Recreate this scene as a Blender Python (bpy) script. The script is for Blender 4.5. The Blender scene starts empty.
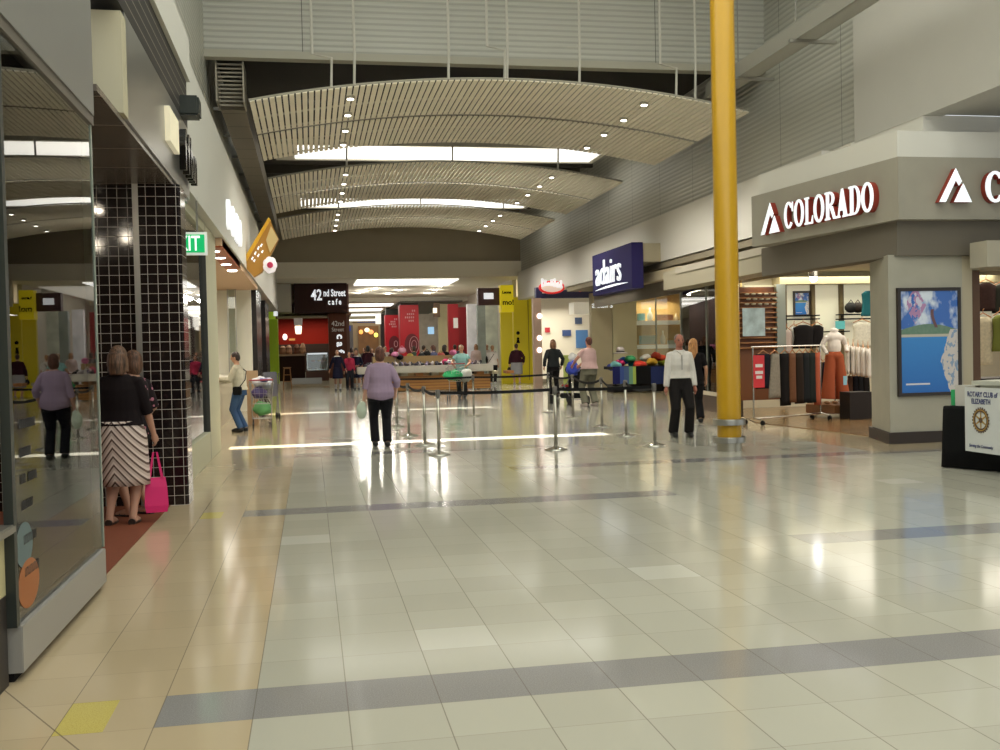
import bpy, bmesh, math, random
from math import sin, cos, pi, radians as R, sqrt, atan2
from mathutils import Vector, Matrix, noise
random.seed(7)
SC = bpy.context.scene
COL = SC.collection

# ------------------------------------------------------------------ camera
F = 1017.82; YAW = .18361; PITCH = -.02309; ROLL = -.02267; CH = 1.524
_fw = Vector((sin(YAW)*cos(PITCH), cos(YAW)*cos(PITCH), sin(PITCH)))
_rt = Vector((cos(YAW), -sin(YAW), 0)); _up = _rt.cross(_fw)
_r = _rt*cos(ROLL)+_up*sin(ROLL); _u = -_rt*sin(ROLL)+_up*cos(ROLL)
cam = bpy.data.cameras.new('camera'); camo = bpy.data.objects.new('camera', cam); COL.objects.link(camo)
cam.sensor_width = 36; cam.lens = F*36/1000; cam.clip_end = 400; cam.clip_start = .05
camo.matrix_world = Matrix(((_r.x,_u.x,-_fw.x,0),(_r.y,_u.y,-_fw.y,0),(_r.z,_u.z,-_fw.z,CH),(0,0,0,1)))
SC.camera = camo
# ------------------------------------------------------------------ world, sun, exposure
w = bpy.data.worlds.new('world'); SC.world = w; w.use_nodes = True
w.node_tree.nodes['Background'].inputs[0].default_value = (.80,.86,.90,1)
w.node_tree.nodes['Background'].inputs[1].default_value = 1.0
sl = bpy.data.lights.new('sun','SUN'); so = bpy.data.objects.new('sun', sl); COL.objects.link(so)
sl.energy = 22; sl.angle = R(.5); sl.color = (1,.97,.9)
so.rotation_euler = Vector((0,.1333,-1)).to_track_quat('-Z','Y').to_euler()
SC.view_settings.view_transform = 'Standard'; SC.view_settings.look = 'None'
SC.view_settings.exposure = 0.2; SC.view_settings.gamma = 1; SC.view_settings.use_curve_mapping = False
SC.cycles.use_denoising = True; SC.cycles.max_bounces = 8; SC.cycles.diffuse_bounces = 4
SC.cycles.glossy_bounces = 4; SC.cycles.transparent_max_bounces = 12; SC.cycles.transmission_bounces = 6
SC.cycles.sample_clamp_indirect = 6; SC.cycles.caustics_reflective = False; SC.cycles.caustics_refractive = False
def area(name, loc, sx, sy, power, color=(1,1,1), down=True, rot=None):
    l = bpy.data.lights.new(name,'AREA'); l.shape='RECTANGLE'; l.size=sx; l.size_y=sy; l.energy=power; l.color=color
    o = bpy.data.objects.new(name,l); COL.objects.link(o); o.location=loc
    if rot: o.rotation_euler=rot
    return o

# ------------------------------------------------------------------ picture measurements to places
def ray(px,py):
    return _fw*F+_r*(px-500)-_u*(py-375)
def fl(px,py,z=0):
    d=ray(px,py); t=(z-CH)/d.z; return Vector((d.x*t,d.y*t,z))
def aY(px,py,Y):
    d=ray(px,py); t=Y/d.y; return Vector((d.x*t,Y,CH+d.z*t))
def aX(px,py,X):
    d=ray(px,py); t=X/d.x; return Vector((X,d.y*t,CH+d.z*t))

# ------------------------------------------------------------------ materials
MC={}
def mat(name,col=(.5,.5,.5),rough=.6,metal=0,emit=0,noise_amt=0,nscale=8,spec=.5,bump=0,ecol=None):
    if name in MC: return MC[name]
    m=bpy.data.materials.new(name); m.use_nodes=True; MC[name]=m
    nt=m.node_tree; b=nt.nodes['Principled BSDF']
    if max(col)<.065 and not emit: col=tuple(v*.5 for v in col)
    c=tuple(col)+(1,)
    b.inputs['Base Color'].default_value=c; b.inputs['Roughness'].default_value=rough
    b.inputs['Metallic'].default_value=metal; b.inputs['Specular IOR Level'].default_value=spec if rough<.7 else min(spec,.22)
    if emit:  # emit also gives some plain walls, prints and cards a faint glow
        b.inputs['Emission Color'].default_value=tuple(ecol or col)+(1,); b.inputs['Emission Strength'].default_value=emit
    if noise_amt or bump:
        tc=nt.nodes.new('ShaderNodeTexCoord'); n=nt.nodes.new('ShaderNodeTexNoise'); n.inputs['Scale'].default_value=nscale
        n.inputs['Detail'].default_value=4
        nt.links.new(tc.outputs['Object'],n.inputs['Vector'])
        if noise_amt:
            mx=nt.nodes.new('ShaderNodeMixRGB'); mx.inputs[1].default_value=tuple(v*(1-noise_amt) for v in col)+(1,)
            mx.inputs[2].default_value=tuple(min(1,v*(1+noise_amt)) for v in col)+(1,)
            nt.links.new(n.outputs['Fac'],mx.inputs[0]); nt.links.new(mx.outputs[0],b.inputs['Base Color'])
        if bump:
            bp=nt.nodes.new('ShaderNodeBump'); bp.inputs['Strength'].default_value=bump; bp.inputs['Distance'].default_value=.01
            nt.links.new(n.outputs['Fac'],bp.inputs['Height']); nt.links.new(bp.outputs[0],b.inputs['Normal'])
    return m
class NB:
    """small node-building helper"""
    def __init__(s,m): s.nt=m.node_tree; s.b=s.nt.nodes['Principled BSDF']
    def n(s,t,**k):
        x=s.nt.nodes.new(t)
        for a,b in k.items(): setattr(x,a,b)
        return x
    def L(s,a,b): s.nt.links.new(a,b)
    def m(s,op,a,b=0.0,c=None):
        x=s.nt.nodes.new('ShaderNodeMath'); x.operation=op
        for i,v in enumerate((a,b) if c is None else (a,b,c)):
            if isinstance(v,(int,float)): x.inputs[i].default_value=v
            else: s.L(v,x.inputs[i])
        return x.outputs[0]
    def mix(s,f,a,b):
        x=s.nt.nodes.new('ShaderNodeMixRGB')
        for i,v in enumerate((f,a,b)):
            if isinstance(v,(int,float)): x.inputs[i].default_value=v
            elif isinstance(v,tuple): x.inputs[i].default_value=v+(1,)
            else: s.L(v,x.inputs[i])
        return x.outputs[0]
    def xyz(s,kind='Object'):
        tc=s.n('ShaderNodeTexCoord'); sp=s.n('ShaderNodeSeparateXYZ'); s.L(tc.outputs[kind],sp.inputs[0]); return sp.outputs, tc.outputs[kind]
def and_(h,*a):
    r=a[0]
    for x in a[1:]: r=h.m('MULTIPLY',r,x)
    return r

def floor_material():
    m=mat('floor_tiles',(.6,.58,.5),.10); h=NB(m); (x,y,z),co=h.xyz()
    X=h.m('DIVIDE',h.m('ADD',x,.2799),.4); Y=h.m('DIVIDE',h.m('SUBTRACT',y,4.3756),.4)
    fx=h.m('FLOOR',X); fy=h.m('FLOOR',Y)
    gt=lambda a,b:h.m('GREATER_THAN',a,b); lt=lambda a,b:h.m('LESS_THAN',a,b)
    m7=h.m('FLOORED_MODULO',h.m('ADD',fy,.5),7.0); m14=h.m('FLOORED_MODULO',h.m('ADD',fy,.5),14.0)
    even=lt(m14,1.0); isb=lt(m7,1.0); odd=and_(h,isb,gt(m14,1.0))
    ev=and_(h,even,gt(X,-1.0),h.m('MAXIMUM',lt(X,9.95),lt(Y,2.0)))
    lim=h.m('SUBTRACT',10.0,h.m('MULTIPLY',gt(Y,14.0),3.0))
    od=and_(h,odd,gt(X,lim))
    beiger=and_(h,gt(x,h.m('ADD',7.72,h.m('MULTIPLY',h.m('MAXIMUM',h.m('SUBTRACT',y,19.0),0.0),.16))),gt(y,13.05))
    beige=h.m('MAXIMUM',lt(X,0.0),beiger)
    band=and_(h,h.m('MAXIMUM',ev,od),h.m('SUBTRACT',1.0,beiger))
    yel=and_(h,even,gt(X,-2.0),lt(X,-1.5))
    wn=h.n('ShaderNodeTexWhiteNoise',noise_dimensions='2D'); cb=h.n('ShaderNodeCombineXYZ'); h.L(fx,cb.inputs[0]); h.L(fy,cb.inputs[1]); h.L(cb.outputs[0],wn.inputs['Vector'])
    v=wn.outputs['Value']
    sp=h.n('ShaderNodeTexNoise'); sp.inputs['Scale'].default_value=160; sp.inputs['Detail'].default_value=2; h.L(co,sp.inputs['Vector'])
    big=h.n('ShaderNodeTexNoise'); big.inputs['Scale'].default_value=1.2; h.L(co,big.inputs['Vector'])
    white=h.mix(v,(.415,.402,.335),(.46,.447,.375)); white=h.mix(gt(v,.975),white,(.53,.515,.45))
    bg=h.mix(v,(.44,.352,.225),(.48,.385,.25))
    spk=h.mix(h.m('MULTIPLY',h.m('GREATER_THAN',sp.outputs['Fac'],.52),.5),(.225,.218,.215),(.31,.30,.305))
    spy=h.mix(gt(sp.outputs['Fac'],.55),(.54,.45,.12),(.46,.37,.09))
    c=h.mix(beige,white,bg); c=h.mix(band,c,spk); c=h.mix(yel,c,spy)
    c=h.mix(h.m('MULTIPLY',big.outputs['Fac'],.10),c,(.40,.36,.28))
    frx=h.m('ABSOLUTE',h.m('SUBTRACT',h.m('SUBTRACT',X,fx),.5)); fry=h.m('ABSOLUTE',h.m('SUBTRACT',h.m('SUBTRACT',Y,fy),.5))
    jx=gt(frx,.4935); jy=and_(h,gt(fry,.4935),h.m('SUBTRACT',1.0,h.m('MULTIPLY',band,1.0)))
    c=h.mix(h.m('MULTIPLY',jx,.58),c,(.12,.10,.075)); c=h.mix(h.m('MULTIPLY',jy,.32),c,(.15,.12,.09))
    # a diagonal movement joint across the beige tiles, near the shop window
    dj=h.m('ABSOLUTE',h.m('ADD',h.m('MULTIPLY',h.m('ADD',x,1.41),.86),h.m('MULTIPLY',h.m('SUBTRACT',y,5.0),.51)))
    djm=and_(h,lt(dj,.0035),gt(x,-1.45),lt(x,-.28))
    c=h.mix(h.m('MULTIPLY',djm,.7),c,(.13,.10,.07))
    h.L(c,h.b.inputs['Base Color'])
    rg=h.m('ADD',.085,h.m('MULTIPLY',big.outputs['Fac'],.06)); pass
    h.L(rg,h.b.inputs['Roughness'])
    h.b.inputs['Specular IOR Level'].default_value=.30
    return m
def glass_material(name='shop_glass',tint=(.92,.95,.93),refl=.04,rough=.01):
    if name in MC: return MC[name]
    m=bpy.data.materials.new(name); m.use_nodes=True; MC[name]=m; nt=m.node_tree; nt.nodes.clear()
    o=nt.nodes.new('ShaderNodeOutputMaterial'); mx=nt.nodes.new('ShaderNodeMixShader')
    t=nt.nodes.new('ShaderNodeBsdfTransparent'); t.inputs[0].default_value=tint+(1,)
    g=nt.nodes.new('ShaderNodeBsdfGlossy'); g.inputs['Roughness'].default_value=rough; g.inputs[0].default_value=(.95,.95,.95,1)
    f=nt.nodes.new('ShaderNodeFresnel'); f.inputs[0].default_value=1.5
    ad=nt.nodes.new('ShaderNodeMath'); ad.operation='ADD'; ad.inputs[1].default_value=refl; ad.use_clamp=True
    nt.links.new(f.outputs[0],ad.inputs[0]); nt.links.new(ad.outputs[0],mx.inputs[0]); nt.links.new(t.outputs[0],mx.inputs[1]); nt.links.new(g.outputs[0],mx.inputs[2])
    nt.links.new(mx.outputs[0],o.inputs[0]); return m
def stripes_material(name,axis,pitch,ca,cb_,duty=.5,rough=.5,metal=0,bump=0.0,seam=None,sw=.004):
    """corrugated or louvred sheet: profile lines along one world axis, plus optional joint lines"""
    if name in MC: return MC[name]
    m=mat(name,ca,rough,metal); h=NB(m); c,co=h.xyz()
    p=h.m('FRACT',h.m('DIVIDE',c[axis],pitch)); k=h.m('GREATER_THAN',p,duty)
    col=h.mix(k,ca,cb_)
    if seam:
        q=h.m('FRACT',h.m('DIVIDE',c[seam[0]],seam[1])); s=h.m('LESS_THAN',q,sw/seam[1]*4); col=h.mix(s,col,tuple(v*.35 for v in cb_))
    h.L(col,h.b.inputs['Base Color'])
    if bump:
        bp=h.n('ShaderNodeBump'); bp.inputs['Strength'].default_value=bump; bp.inputs['Distance'].default_value=pitch*.3
        h.L(h.m('SINE',h.m('MULTIPLY',h.m('DIVIDE',c[axis],pitch),2*pi)),bp.inputs['Height']); h.L(bp.outputs[0],h.b.inputs['Normal'])
    return m
def grid_material(name,a1,a2,pitch,tile,grout,gw=.05,rough=.12,off=(0,0)):
    if name in MC: return MC[name]
    m=mat(name,tile,rough); h=NB(m); c,co=h.xyz()
    def line(ax,o):
        q=h.m('FRACT',h.m('DIVIDE',h.m('ADD',c[ax],o),pitch)); return h.m('LESS_THAN',q,gw)
    g=h.m('MAXIMUM',line(a1,off[0]),line(a2,off[1])); h.L(h.mix(g,tile,grout),h.b.inputs['Base Color'])
    h.L(h.m('ADD',rough,h.m('MULTIPLY',g,.4)),h.b.inputs['Roughness']); return m

WHITE=mat('white_plaster',(.55,.535,.49),.8,noise_amt=.03,nscale=2)
CREAM=mat('cream_paint',(.58,.53,.42),.7)
BEIGEW=mat('warm_beige_render',(.37,.345,.285),.85,noise_amt=.10,nscale=2.5,bump=.2)
STONE=mat('stone_render',(.42,.40,.33),.8,noise_amt=.12,nscale=3,bump=.25)
BROWN_D=mat('dark_taupe',(.17,.15,.12),.8)
BLACK=mat('matte_black',(.008,.007,.008),.75)
DARK=mat('dark_roof_steel',(.06,.055,.045),.8)
CHROME=mat('brushed_steel',(.55,.54,.5),.22,1)
STEEL=mat('satin_grey_steel',(.36,.35,.32),.35,.9)
GREYP=mat('grey_powder_coat',(.30,.29,.26),.45,.3)
GLASS=glass_material()
LIT=mat('skylight_diffuser',(1,1,1),.5,emit=1.45,ecol=(1,.99,.94))
SPOT=mat('lamp_glow',(1,1,1),.5,emit=9,ecol=(1,.95,.85))
WHITEL=mat('white_lit_lettering',(.8,.83,.86),.4,emit=.6,ecol=(.92,.96,1))

# ------------------------------------------------------------------ mesh helpers
class MB:
    def __init__(s): s.bm=bmesh.new()
    def poly(s,vs,fs):
        v=[s.bm.verts.new(p) for p in vs]
        for f in fs:
            try: s.bm.faces.new([v[i] for i in f])
            except ValueError: pass
        return s
    def box(s,x0,x1,y0,y1,z0,z1):
        if x0>x1:x0,x1=x1,x0
        if y0>y1:y0,y1=y1,y0
        if z0>z1:z0,z1=z1,z0
        return s.poly([(x0,y0,z0),(x1,y0,z0),(x1,y1,z0),(x0,y1,z0),(x0,y0,z1),(x1,y0,z1),(x1,y1,z1),(x0,y1,z1)],
            [(3,2,1,0),(4,5,6,7),(0,1,5,4),(1,2,6,5),(2,3,7,6),(3,0,4,7)])
    def prism(s,pts,z0,z1):
        """footprint polygon extruded upward"""
        n=len(pts); a=sum(pts[i][0]*pts[(i+1)%n][1]-pts[(i+1)%n][0]*pts[i][1] for i in range(n))
        if a<0: pts=pts[::-1]
        vs=[(x,y,z0) for x,y in pts]+[(x,y,z1) for x,y in pts]
        return s.poly(vs,[tuple(range(n))[::-1],tuple(range(n,2*n))]+[(i,(i+1)%n,n+(i+1)%n,n+i) for i in range(n)])
    def shape(s,pts,o,ux,uy,un,d):
        """2D outline in the (ux,uy) plane from o, thickness d along un"""
        n=len(pts); o=Vector(o);ux=Vector(ux);uy=Vector(uy);un=Vector(un)
        a=[o+ux*p[0]+uy*p[1] for p in pts]; b=[q+un*d for q in a]
        s.poly([tuple(v) for v in a+b],[tuple(range(n))[::-1],tuple(range(n,2*n))]+[(i,(i+1)%n,n+(i+1)%n,n+i) for i in range(n)]); return s
    def rings(s,rs,cap=True):
        """loft closed loops"""
        V=[[s.bm.verts.new(p) for p in r] for r in rs]; n=len(V[0])
        for a,b in zip(V,V[1:]):
            for i in range(n): s.bm.faces.new((a[i],a[(i+1)%n],b[(i+1)%n],b[i]))
        if cap:
            s.bm.faces.new(V[0][::-1]); s.bm.faces.new(V[-1])
        return s
    def tube(s,pts,rad,n=10,cap=True):
        pts=[Vector(p) for p in pts]
        if not hasattr(rad,'__len__'): rad=[rad]*len(pts)
        rs=[]; ref=None
        for i,p in enumerate(pts):
            d=(pts[min(i+1,len(pts)-1)]-pts[max(i-1,0)]).normalized()
            if ref is None: ref=Vector((1,0,0)) if abs(d.x)<.9 else Vector((0,1,0))
            a=(ref-d*ref.dot(d)); 
            if a.length<1e-4: a=d.orthogonal()
            a.normalize(); ref=a; b=d.cross(a)
            rs.append([tuple(p+(a*cos(2*pi*k/n)+b*sin(2*pi*k/n))*rad[i]) for k in range(n)])
        return s.rings(rs,cap)
    def lathe(s,prof,cx=0,cy=0,n=24):
        rs=[[(cx+max(r,.0005)*cos(2*pi*k/n),cy+max(r,.0005)*sin(2*pi*k/n),z) for k in range(n)] for r,z in prof]
        return s.rings(rs)
    def ell(s,c,r,n=12,m=8,rot=None):
        c=Vector(c); rs=[]
        for j in range(m+1):
            t=-pi/2+pi*j/m; q=max(cos(t),.03)
            ring=[]
            for k in range(n):
                v=Vector((r[0]*q*cos(2*pi*k/n),r[1]*q*sin(2*pi*k/n),r[2]*sin(t)))
                if rot: v=rot@v
                ring.append(tuple(c+v))
            rs.append(ring)
        return s.rings(rs)
    def cone(s,a,b,ra,rb,n=12): return s.tube([a,b],[ra,rb],n)
    def mesh(s,name,m=None,smooth=False,bevel=0):
        bmesh.ops.recalc_face_normals(s.bm,faces=s.bm.faces)
        if bevel:
            bmesh.ops.bevel(s.bm,geom=list(s.bm.edges),offset=bevel,segments=2,affect='EDGES',clamp_overlap=True)
        me=bpy.data.meshes.new(name); s.bm.to_mesh(me); s.bm.free()
        if m: me.materials.append(m)
        if smooth:
            for p in me.polygons: p.use_smooth=True
        return me
def obj(name,mb,m=None,parent=None,smooth=False,bevel=0,label=None):
    me=mb.mesh(name,m,smooth,bevel) if isinstance(mb,MB) else mb
    o=bpy.data.objects.new(name,me); COL.objects.link(o)
    if parent: o.parent=parent
    if label: o['label']=label
    return o
def tag(o,label,cat,group=None,kind=None):
    o['label']=label; o['category']=cat
    if group: o['group']=group
    if kind: o['kind']=kind
    return o
def struct(name,mb,m,smooth=False):
    o=obj(name,mb,m,smooth=smooth); o['kind']='structure'; return o
def thing(name,label,cat,loc=(0,0,0),rz=0,group=None):
    o=bpy.data.objects.new(name,None); COL.objects.link(o); o.empty_display_size=.1
    o.location=loc; o.rotation_euler=(0,0,rz); return tag(o,label,cat,group)
def dup(root,loc=None,rz=None,label=None):
    r=root.copy(); COL.objects.link(r)
    if loc is not None: r.location=loc
    if rz is not None: r.rotation_euler=(0,0,rz)
    if label: r['label']=label
    for ch in list(root.children):
        c=ch.copy(); COL.objects.link(c); c.parent=r
        for g in list(ch.children):
            d=g.copy(); COL.objects.link(d); d.parent=c
    return r
def text(name,body,size,m,origin,ux,uy,parent=None,extrude=.01,bold=0,align='LEFT',sx=1,shear=0,label=None):
    cu=bpy.data.curves.new(name,'FONT'); cu.body=body; cu.size=size; cu.extrude=extrude; cu.offset=bold; cu.align_x=align; cu.shear=shear
    cu.resolution_u=3
    t=bpy.data.objects.new(name,cu); COL.objects.link(t)
    me=bpy.data.meshes.new_from_object(t.evaluated_get(bpy.context.evaluated_depsgraph_get()))
    bpy.data.objects.remove(t); bpy.data.curves.remove(cu)
    ux=Vector(ux).normalized(); uy=Vector(uy).normalized(); un=ux.cross(uy)
    M=Matrix(((ux.x*sx,uy.x,un.x,origin[0]),(ux.y*sx,uy.y,un.y,origin[1]),(ux.z*sx,uy.z,un.z,origin[2]),(0,0,0,1)))
    me.transform(M); me.materials.clear(); me.materials.append(m)
    return obj(name,me,None,parent,label=label)
UX=(1,0,0); UZ=(0,0,1); HX=(0,-1,0); LX=(0,1,0)   # HX: reading direction on a right-hand wall; LX: on a left-hand wall
def evalmesh(o,name):
    dg=bpy.context.evaluated_depsgraph_get(); me=bpy.data.meshes.new_from_object(o.evaluated_get(dg)); me.name=name
    for p in me.polygons: p.use_smooth=True
    return me
def fuse(mb,name,m,voxel=.01,smooth=3):
    """grow one continuous skin over overlapping solids"""
    me=mb.mesh(name); t=bpy.data.objects.new('t',me); COL.objects.link(t)
    q=t.modifiers.new('r','REMESH'); q.mode='VOXEL'; q.voxel_size=voxel; q.adaptivity=0
    if smooth:
        q=t.modifiers.new('s','SMOOTH'); q.factor=.5; q.iterations=smooth
    r=evalmesh(t,name); bpy.data.objects.remove(t); bpy.data.meshes.remove(me)
    r.materials.clear(); r.materials.append(m); return r
def pbox(name,px0,py0,px1,py1,Y,depth,m,parent=None,bevel=0,mb=None):
    """upright box whose front stands at distance Y and spans the measured extents"""
    a=aY(px0,py0,Y); b=aY(px1,py1,Y); c=aY(px0,py1,Y); d=aY(px1,py0,Y)
    x0=(a.x+c.x)/2; x1=(b.x+d.x)/2; z1=(a.z+d.z)/2; z0=max(0,(b.z+c.z)/2)
    if mb: return mb.box(x0,x1,Y,Y+depth,z0,z1)
    return obj(name,MB().box(x0,x1,Y,Y+depth,z0,z1),m,parent,bevel=bevel)
# ================================================================== THE SETTING
struct('floor',MB().box(-6,20,-14,130,-.2,0),floor_material())
CLAD=stripes_material('corrugated_cladding',2,.105,(.53,.53,.475),(.43,.43,.385),.6,.5,.1,.22,seam=(1,2.45))
CLADX=stripes_material('corrugated_cladding_cross',2,.115,(.54,.54,.485),(.42,.42,.375),.6,.5,.1,.3,seam=(0,7.2))
LX0,RX0=-1.85,9.62
struct('wall_left',MB().box(LX0-.2,LX0,-14,46,5.2,10.6),CLAD)
struct('wall_right',MB().box(RX0,RX0+.2,16.35,46,5.12,10.6),CLAD)
# smooth upper wall nearest the viewer on the right, carried out over the shop entrance
struct('wall_right_near',MB().box(9.4,9.75,-14,16.35,5.02,10.6),WHITE)
struct('ceiling_shop_porch',MB().box(9.75,20,-14,14.35,5.04,5.12),WHITE)
struct('wall_cross',MB().box(LX0-.2,RX0+.2,20.3,20.45,7.42,10.6),CLADX)
struct('trim_1',MB().box(LX0,RX0,20.22,20.47,7.28,7.42),mat('cross_beam_paint',(.42,.40,.33),.6))
struct('wall_end',MB().box(LX0-.2,RX0+.2,46,46.2,5.65,8),mat('taupe_end_wall',(.30,.255,.175),.8,noise_amt=.08,nscale=1.5))
struct('trim_2',MB().box(LX0-.4,RX0+.4,45.85,46.25,4.95,5.66),mat('end_bulkhead',(.76,.71,.58),.75))
# roof over the low volume, with a slot that lets a line of sun through
rf=MB(); rf.box(-3,11,20.45,26.3,8,8.2); rf.box(-3,11,26.75,46.2,8,8.2); rf.box(4.9,11,26.3,26.75,8,8.2)
struct('ceiling_low_roof',rf,DARK)
# roof over the high volume
rf=MB(); rf.box(-3,11,-14,15.95,10.6,10.8); rf.box(-3,11,16.5,20.5,10.6,10.8); rf.box(-3,-1.62,15.95,16.5,10.6,10.8); rf.box(5.2,11,15.95,16.5,10.6,10.8)
struct('ceiling_high_roof',rf,mat('high_roof',(.45,.45,.42),.8))
ROOF_GLOW=mat('unseen_roof_glow',(.9,.92,.9),.6,emit=1.75,ecol=(.985,1,.90))  # unseen glowing panels added overhead, wide and even, to light the hall
for k in range(8):
    y0=-13.8+3.7*k; o=obj('unseen_roof_glow',MB().box(-1.6,9.2,y0,y0+(3.6 if k<7 else 3.6),10.50,10.585),ROOF_GLOW)
    tag(o,'wide unseen glowing glazing panel added in the high roof to light the tiled floor','skylight','glowing panels added in the high roof')
for k,(px,py) in enumerate(((235,605),(229,626),(720,545),(820,553),(820,562),(995,598),(996,580),(212,525))):
    # high bay lamps hung from the high roof, mirrored in the polished floor
    d_=ray(px,py); t_=-CH/d_.z; t2=9.0/-d_.z; x_=d_.x*(t_+t2); y_=d_.y*(t_+t2)
    ok=False
    for h_,top_ in ((9.0,10.48),(7.0,7.98)):
        t2=h_/-d_.z; x_=d_.x*(t_+t2); y_=d_.y*(t_+t2)
        if -1.2<x_<9.2 and ((y_<20 and h_>8) or (y_>20.6 and h_<8)): ok=True; break
    if not ok: continue
    o=thing('high_bay_lamp','round bright lamp hung on a thin rod from the high roof above the floor','lamp',(x_,y_,h_),0,'lamps hung from the high roof')
    obj('reflector',MB().lathe([(.13,.0),(.15,.02),(.06,.16),(.02,.18)],0,0,16),CHROME,o); obj('lamp_face',MB().lathe([(0,.0),(.11,.005),(.11,.015)],0,0,14),mat('bay_lamp_glow',(1,1,1),.5,emit=60,ecol=(1,.93,.78)),o); obj('rod',MB().tube([(0,0,.17),(0,0,top_-h_)],.01,6),STEEL,o)
# purlins and trusses in the dark roof
for k,y in enumerate((21.6,26.9-.2+1.0,33.6,35.3,43.5)):
    b=MB().box(LX0,RX0,y,y+.12,7.72,8.0)
    o=obj('roof_beam',b,mat('roof_beam_steel',(.10,.09,.075),.7)); tag(o,'dark steel beam crossing the shadowed roof above the slatted baffles','beam','steel beams under the low roof')
# ---- right side: white bulkhead over the shops
BAND=mat('bulkhead_band_white',(.74,.72,.66),.75)
WB=MB(); WB.prism([(9.46,17.62),(8.2,17.62),(8.62,13.8),(16.2,13.8),(16.2,14.2),(9.46,14.2)],4.26,4.66); WB.box(9.41,16.2,14.36,16.5,4.27,5.035); struct('wall_porch_bulkhead',WB,BAND); struct('wall_right_bulkhead',MB().box(9.46,RX0+.25,17.62,46,3.88,5.13),BAND)
struct('ceiling_alcove',MB().box(9.5,15.5,17.7,37,3.7,3.86).box(9.9,15.5,37.05,46.2,4.4,4.5),mat('alcove_soffit',(.30,.26,.19),.8))
# ---- sign fascia and dark taupe soffit band of the corner shop
c0=(8.58,13.72); cl=(8.04,17.6)
FA=MB(); FA.prism([c0,(16,13.72),(16,14.1),(8.95,14.1),(8.5,17.6),cl],3.34,4.26)
shop=thing('shop_fascia','stone coloured corner fascia carrying the lit red backed shop lettering','fascia',(0,0,0))
obj('fascia_band',FA,BEIGEW,shop)
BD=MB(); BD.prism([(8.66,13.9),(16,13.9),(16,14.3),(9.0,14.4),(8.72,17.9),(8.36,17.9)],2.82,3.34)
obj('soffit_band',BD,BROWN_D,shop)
RED=mat('lettering_side_red',(.30,.035,.02),.5); 
def shop_letters(o,ux,parent,size):
    # raised letters: red returns with white lit faces, led by a two peaked mountain mark
    ux=Vector(ux).normalized(); un=ux.cross(Vector((0,0,1)))
    a=Vector(o)
    pk=[[(0,0),(.26,.0),(.20,0)],]
    left=[(0,0),(.10,0),(.30,.42),(.38,.27),(.44,.36),(.32,.62)]
    right=[(.27,0),(.62,0),(.46,.32)]
    left=[(0,0),(.13,0),(.34,.40),(.40,.30),(.46,.38),(.34,.62)]
    right=[(.30,0),(.66,0),(.49,.34),(.45,.28)]
    k=size/.62
    for nm,pts in (('mountain_mark',left),('mountain_mark',right)):
        p=[(x*k,y*k) for x,y in pts]
        b=MB().shape(p,a,ux,(0,0,1),un,.10); r=obj(nm,b,RED,parent)
        b=MB().shape(p,a+un*.101+Vector((0,0,0)),ux,(0,0,1),un,.012); obj('lit_face',b,WHITEL,r)
    return ux,un,k
d=Vector((c0[0]-cl[0],c0[1]-cl[1],0)).normalized()   # reading direction along the hall side
n1=d.cross(Vector((0,0,1)))
o1=Vector((cl[0],cl[1],3.50))+d*.46
shop_letters(o1,d,shop,.54)
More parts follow.
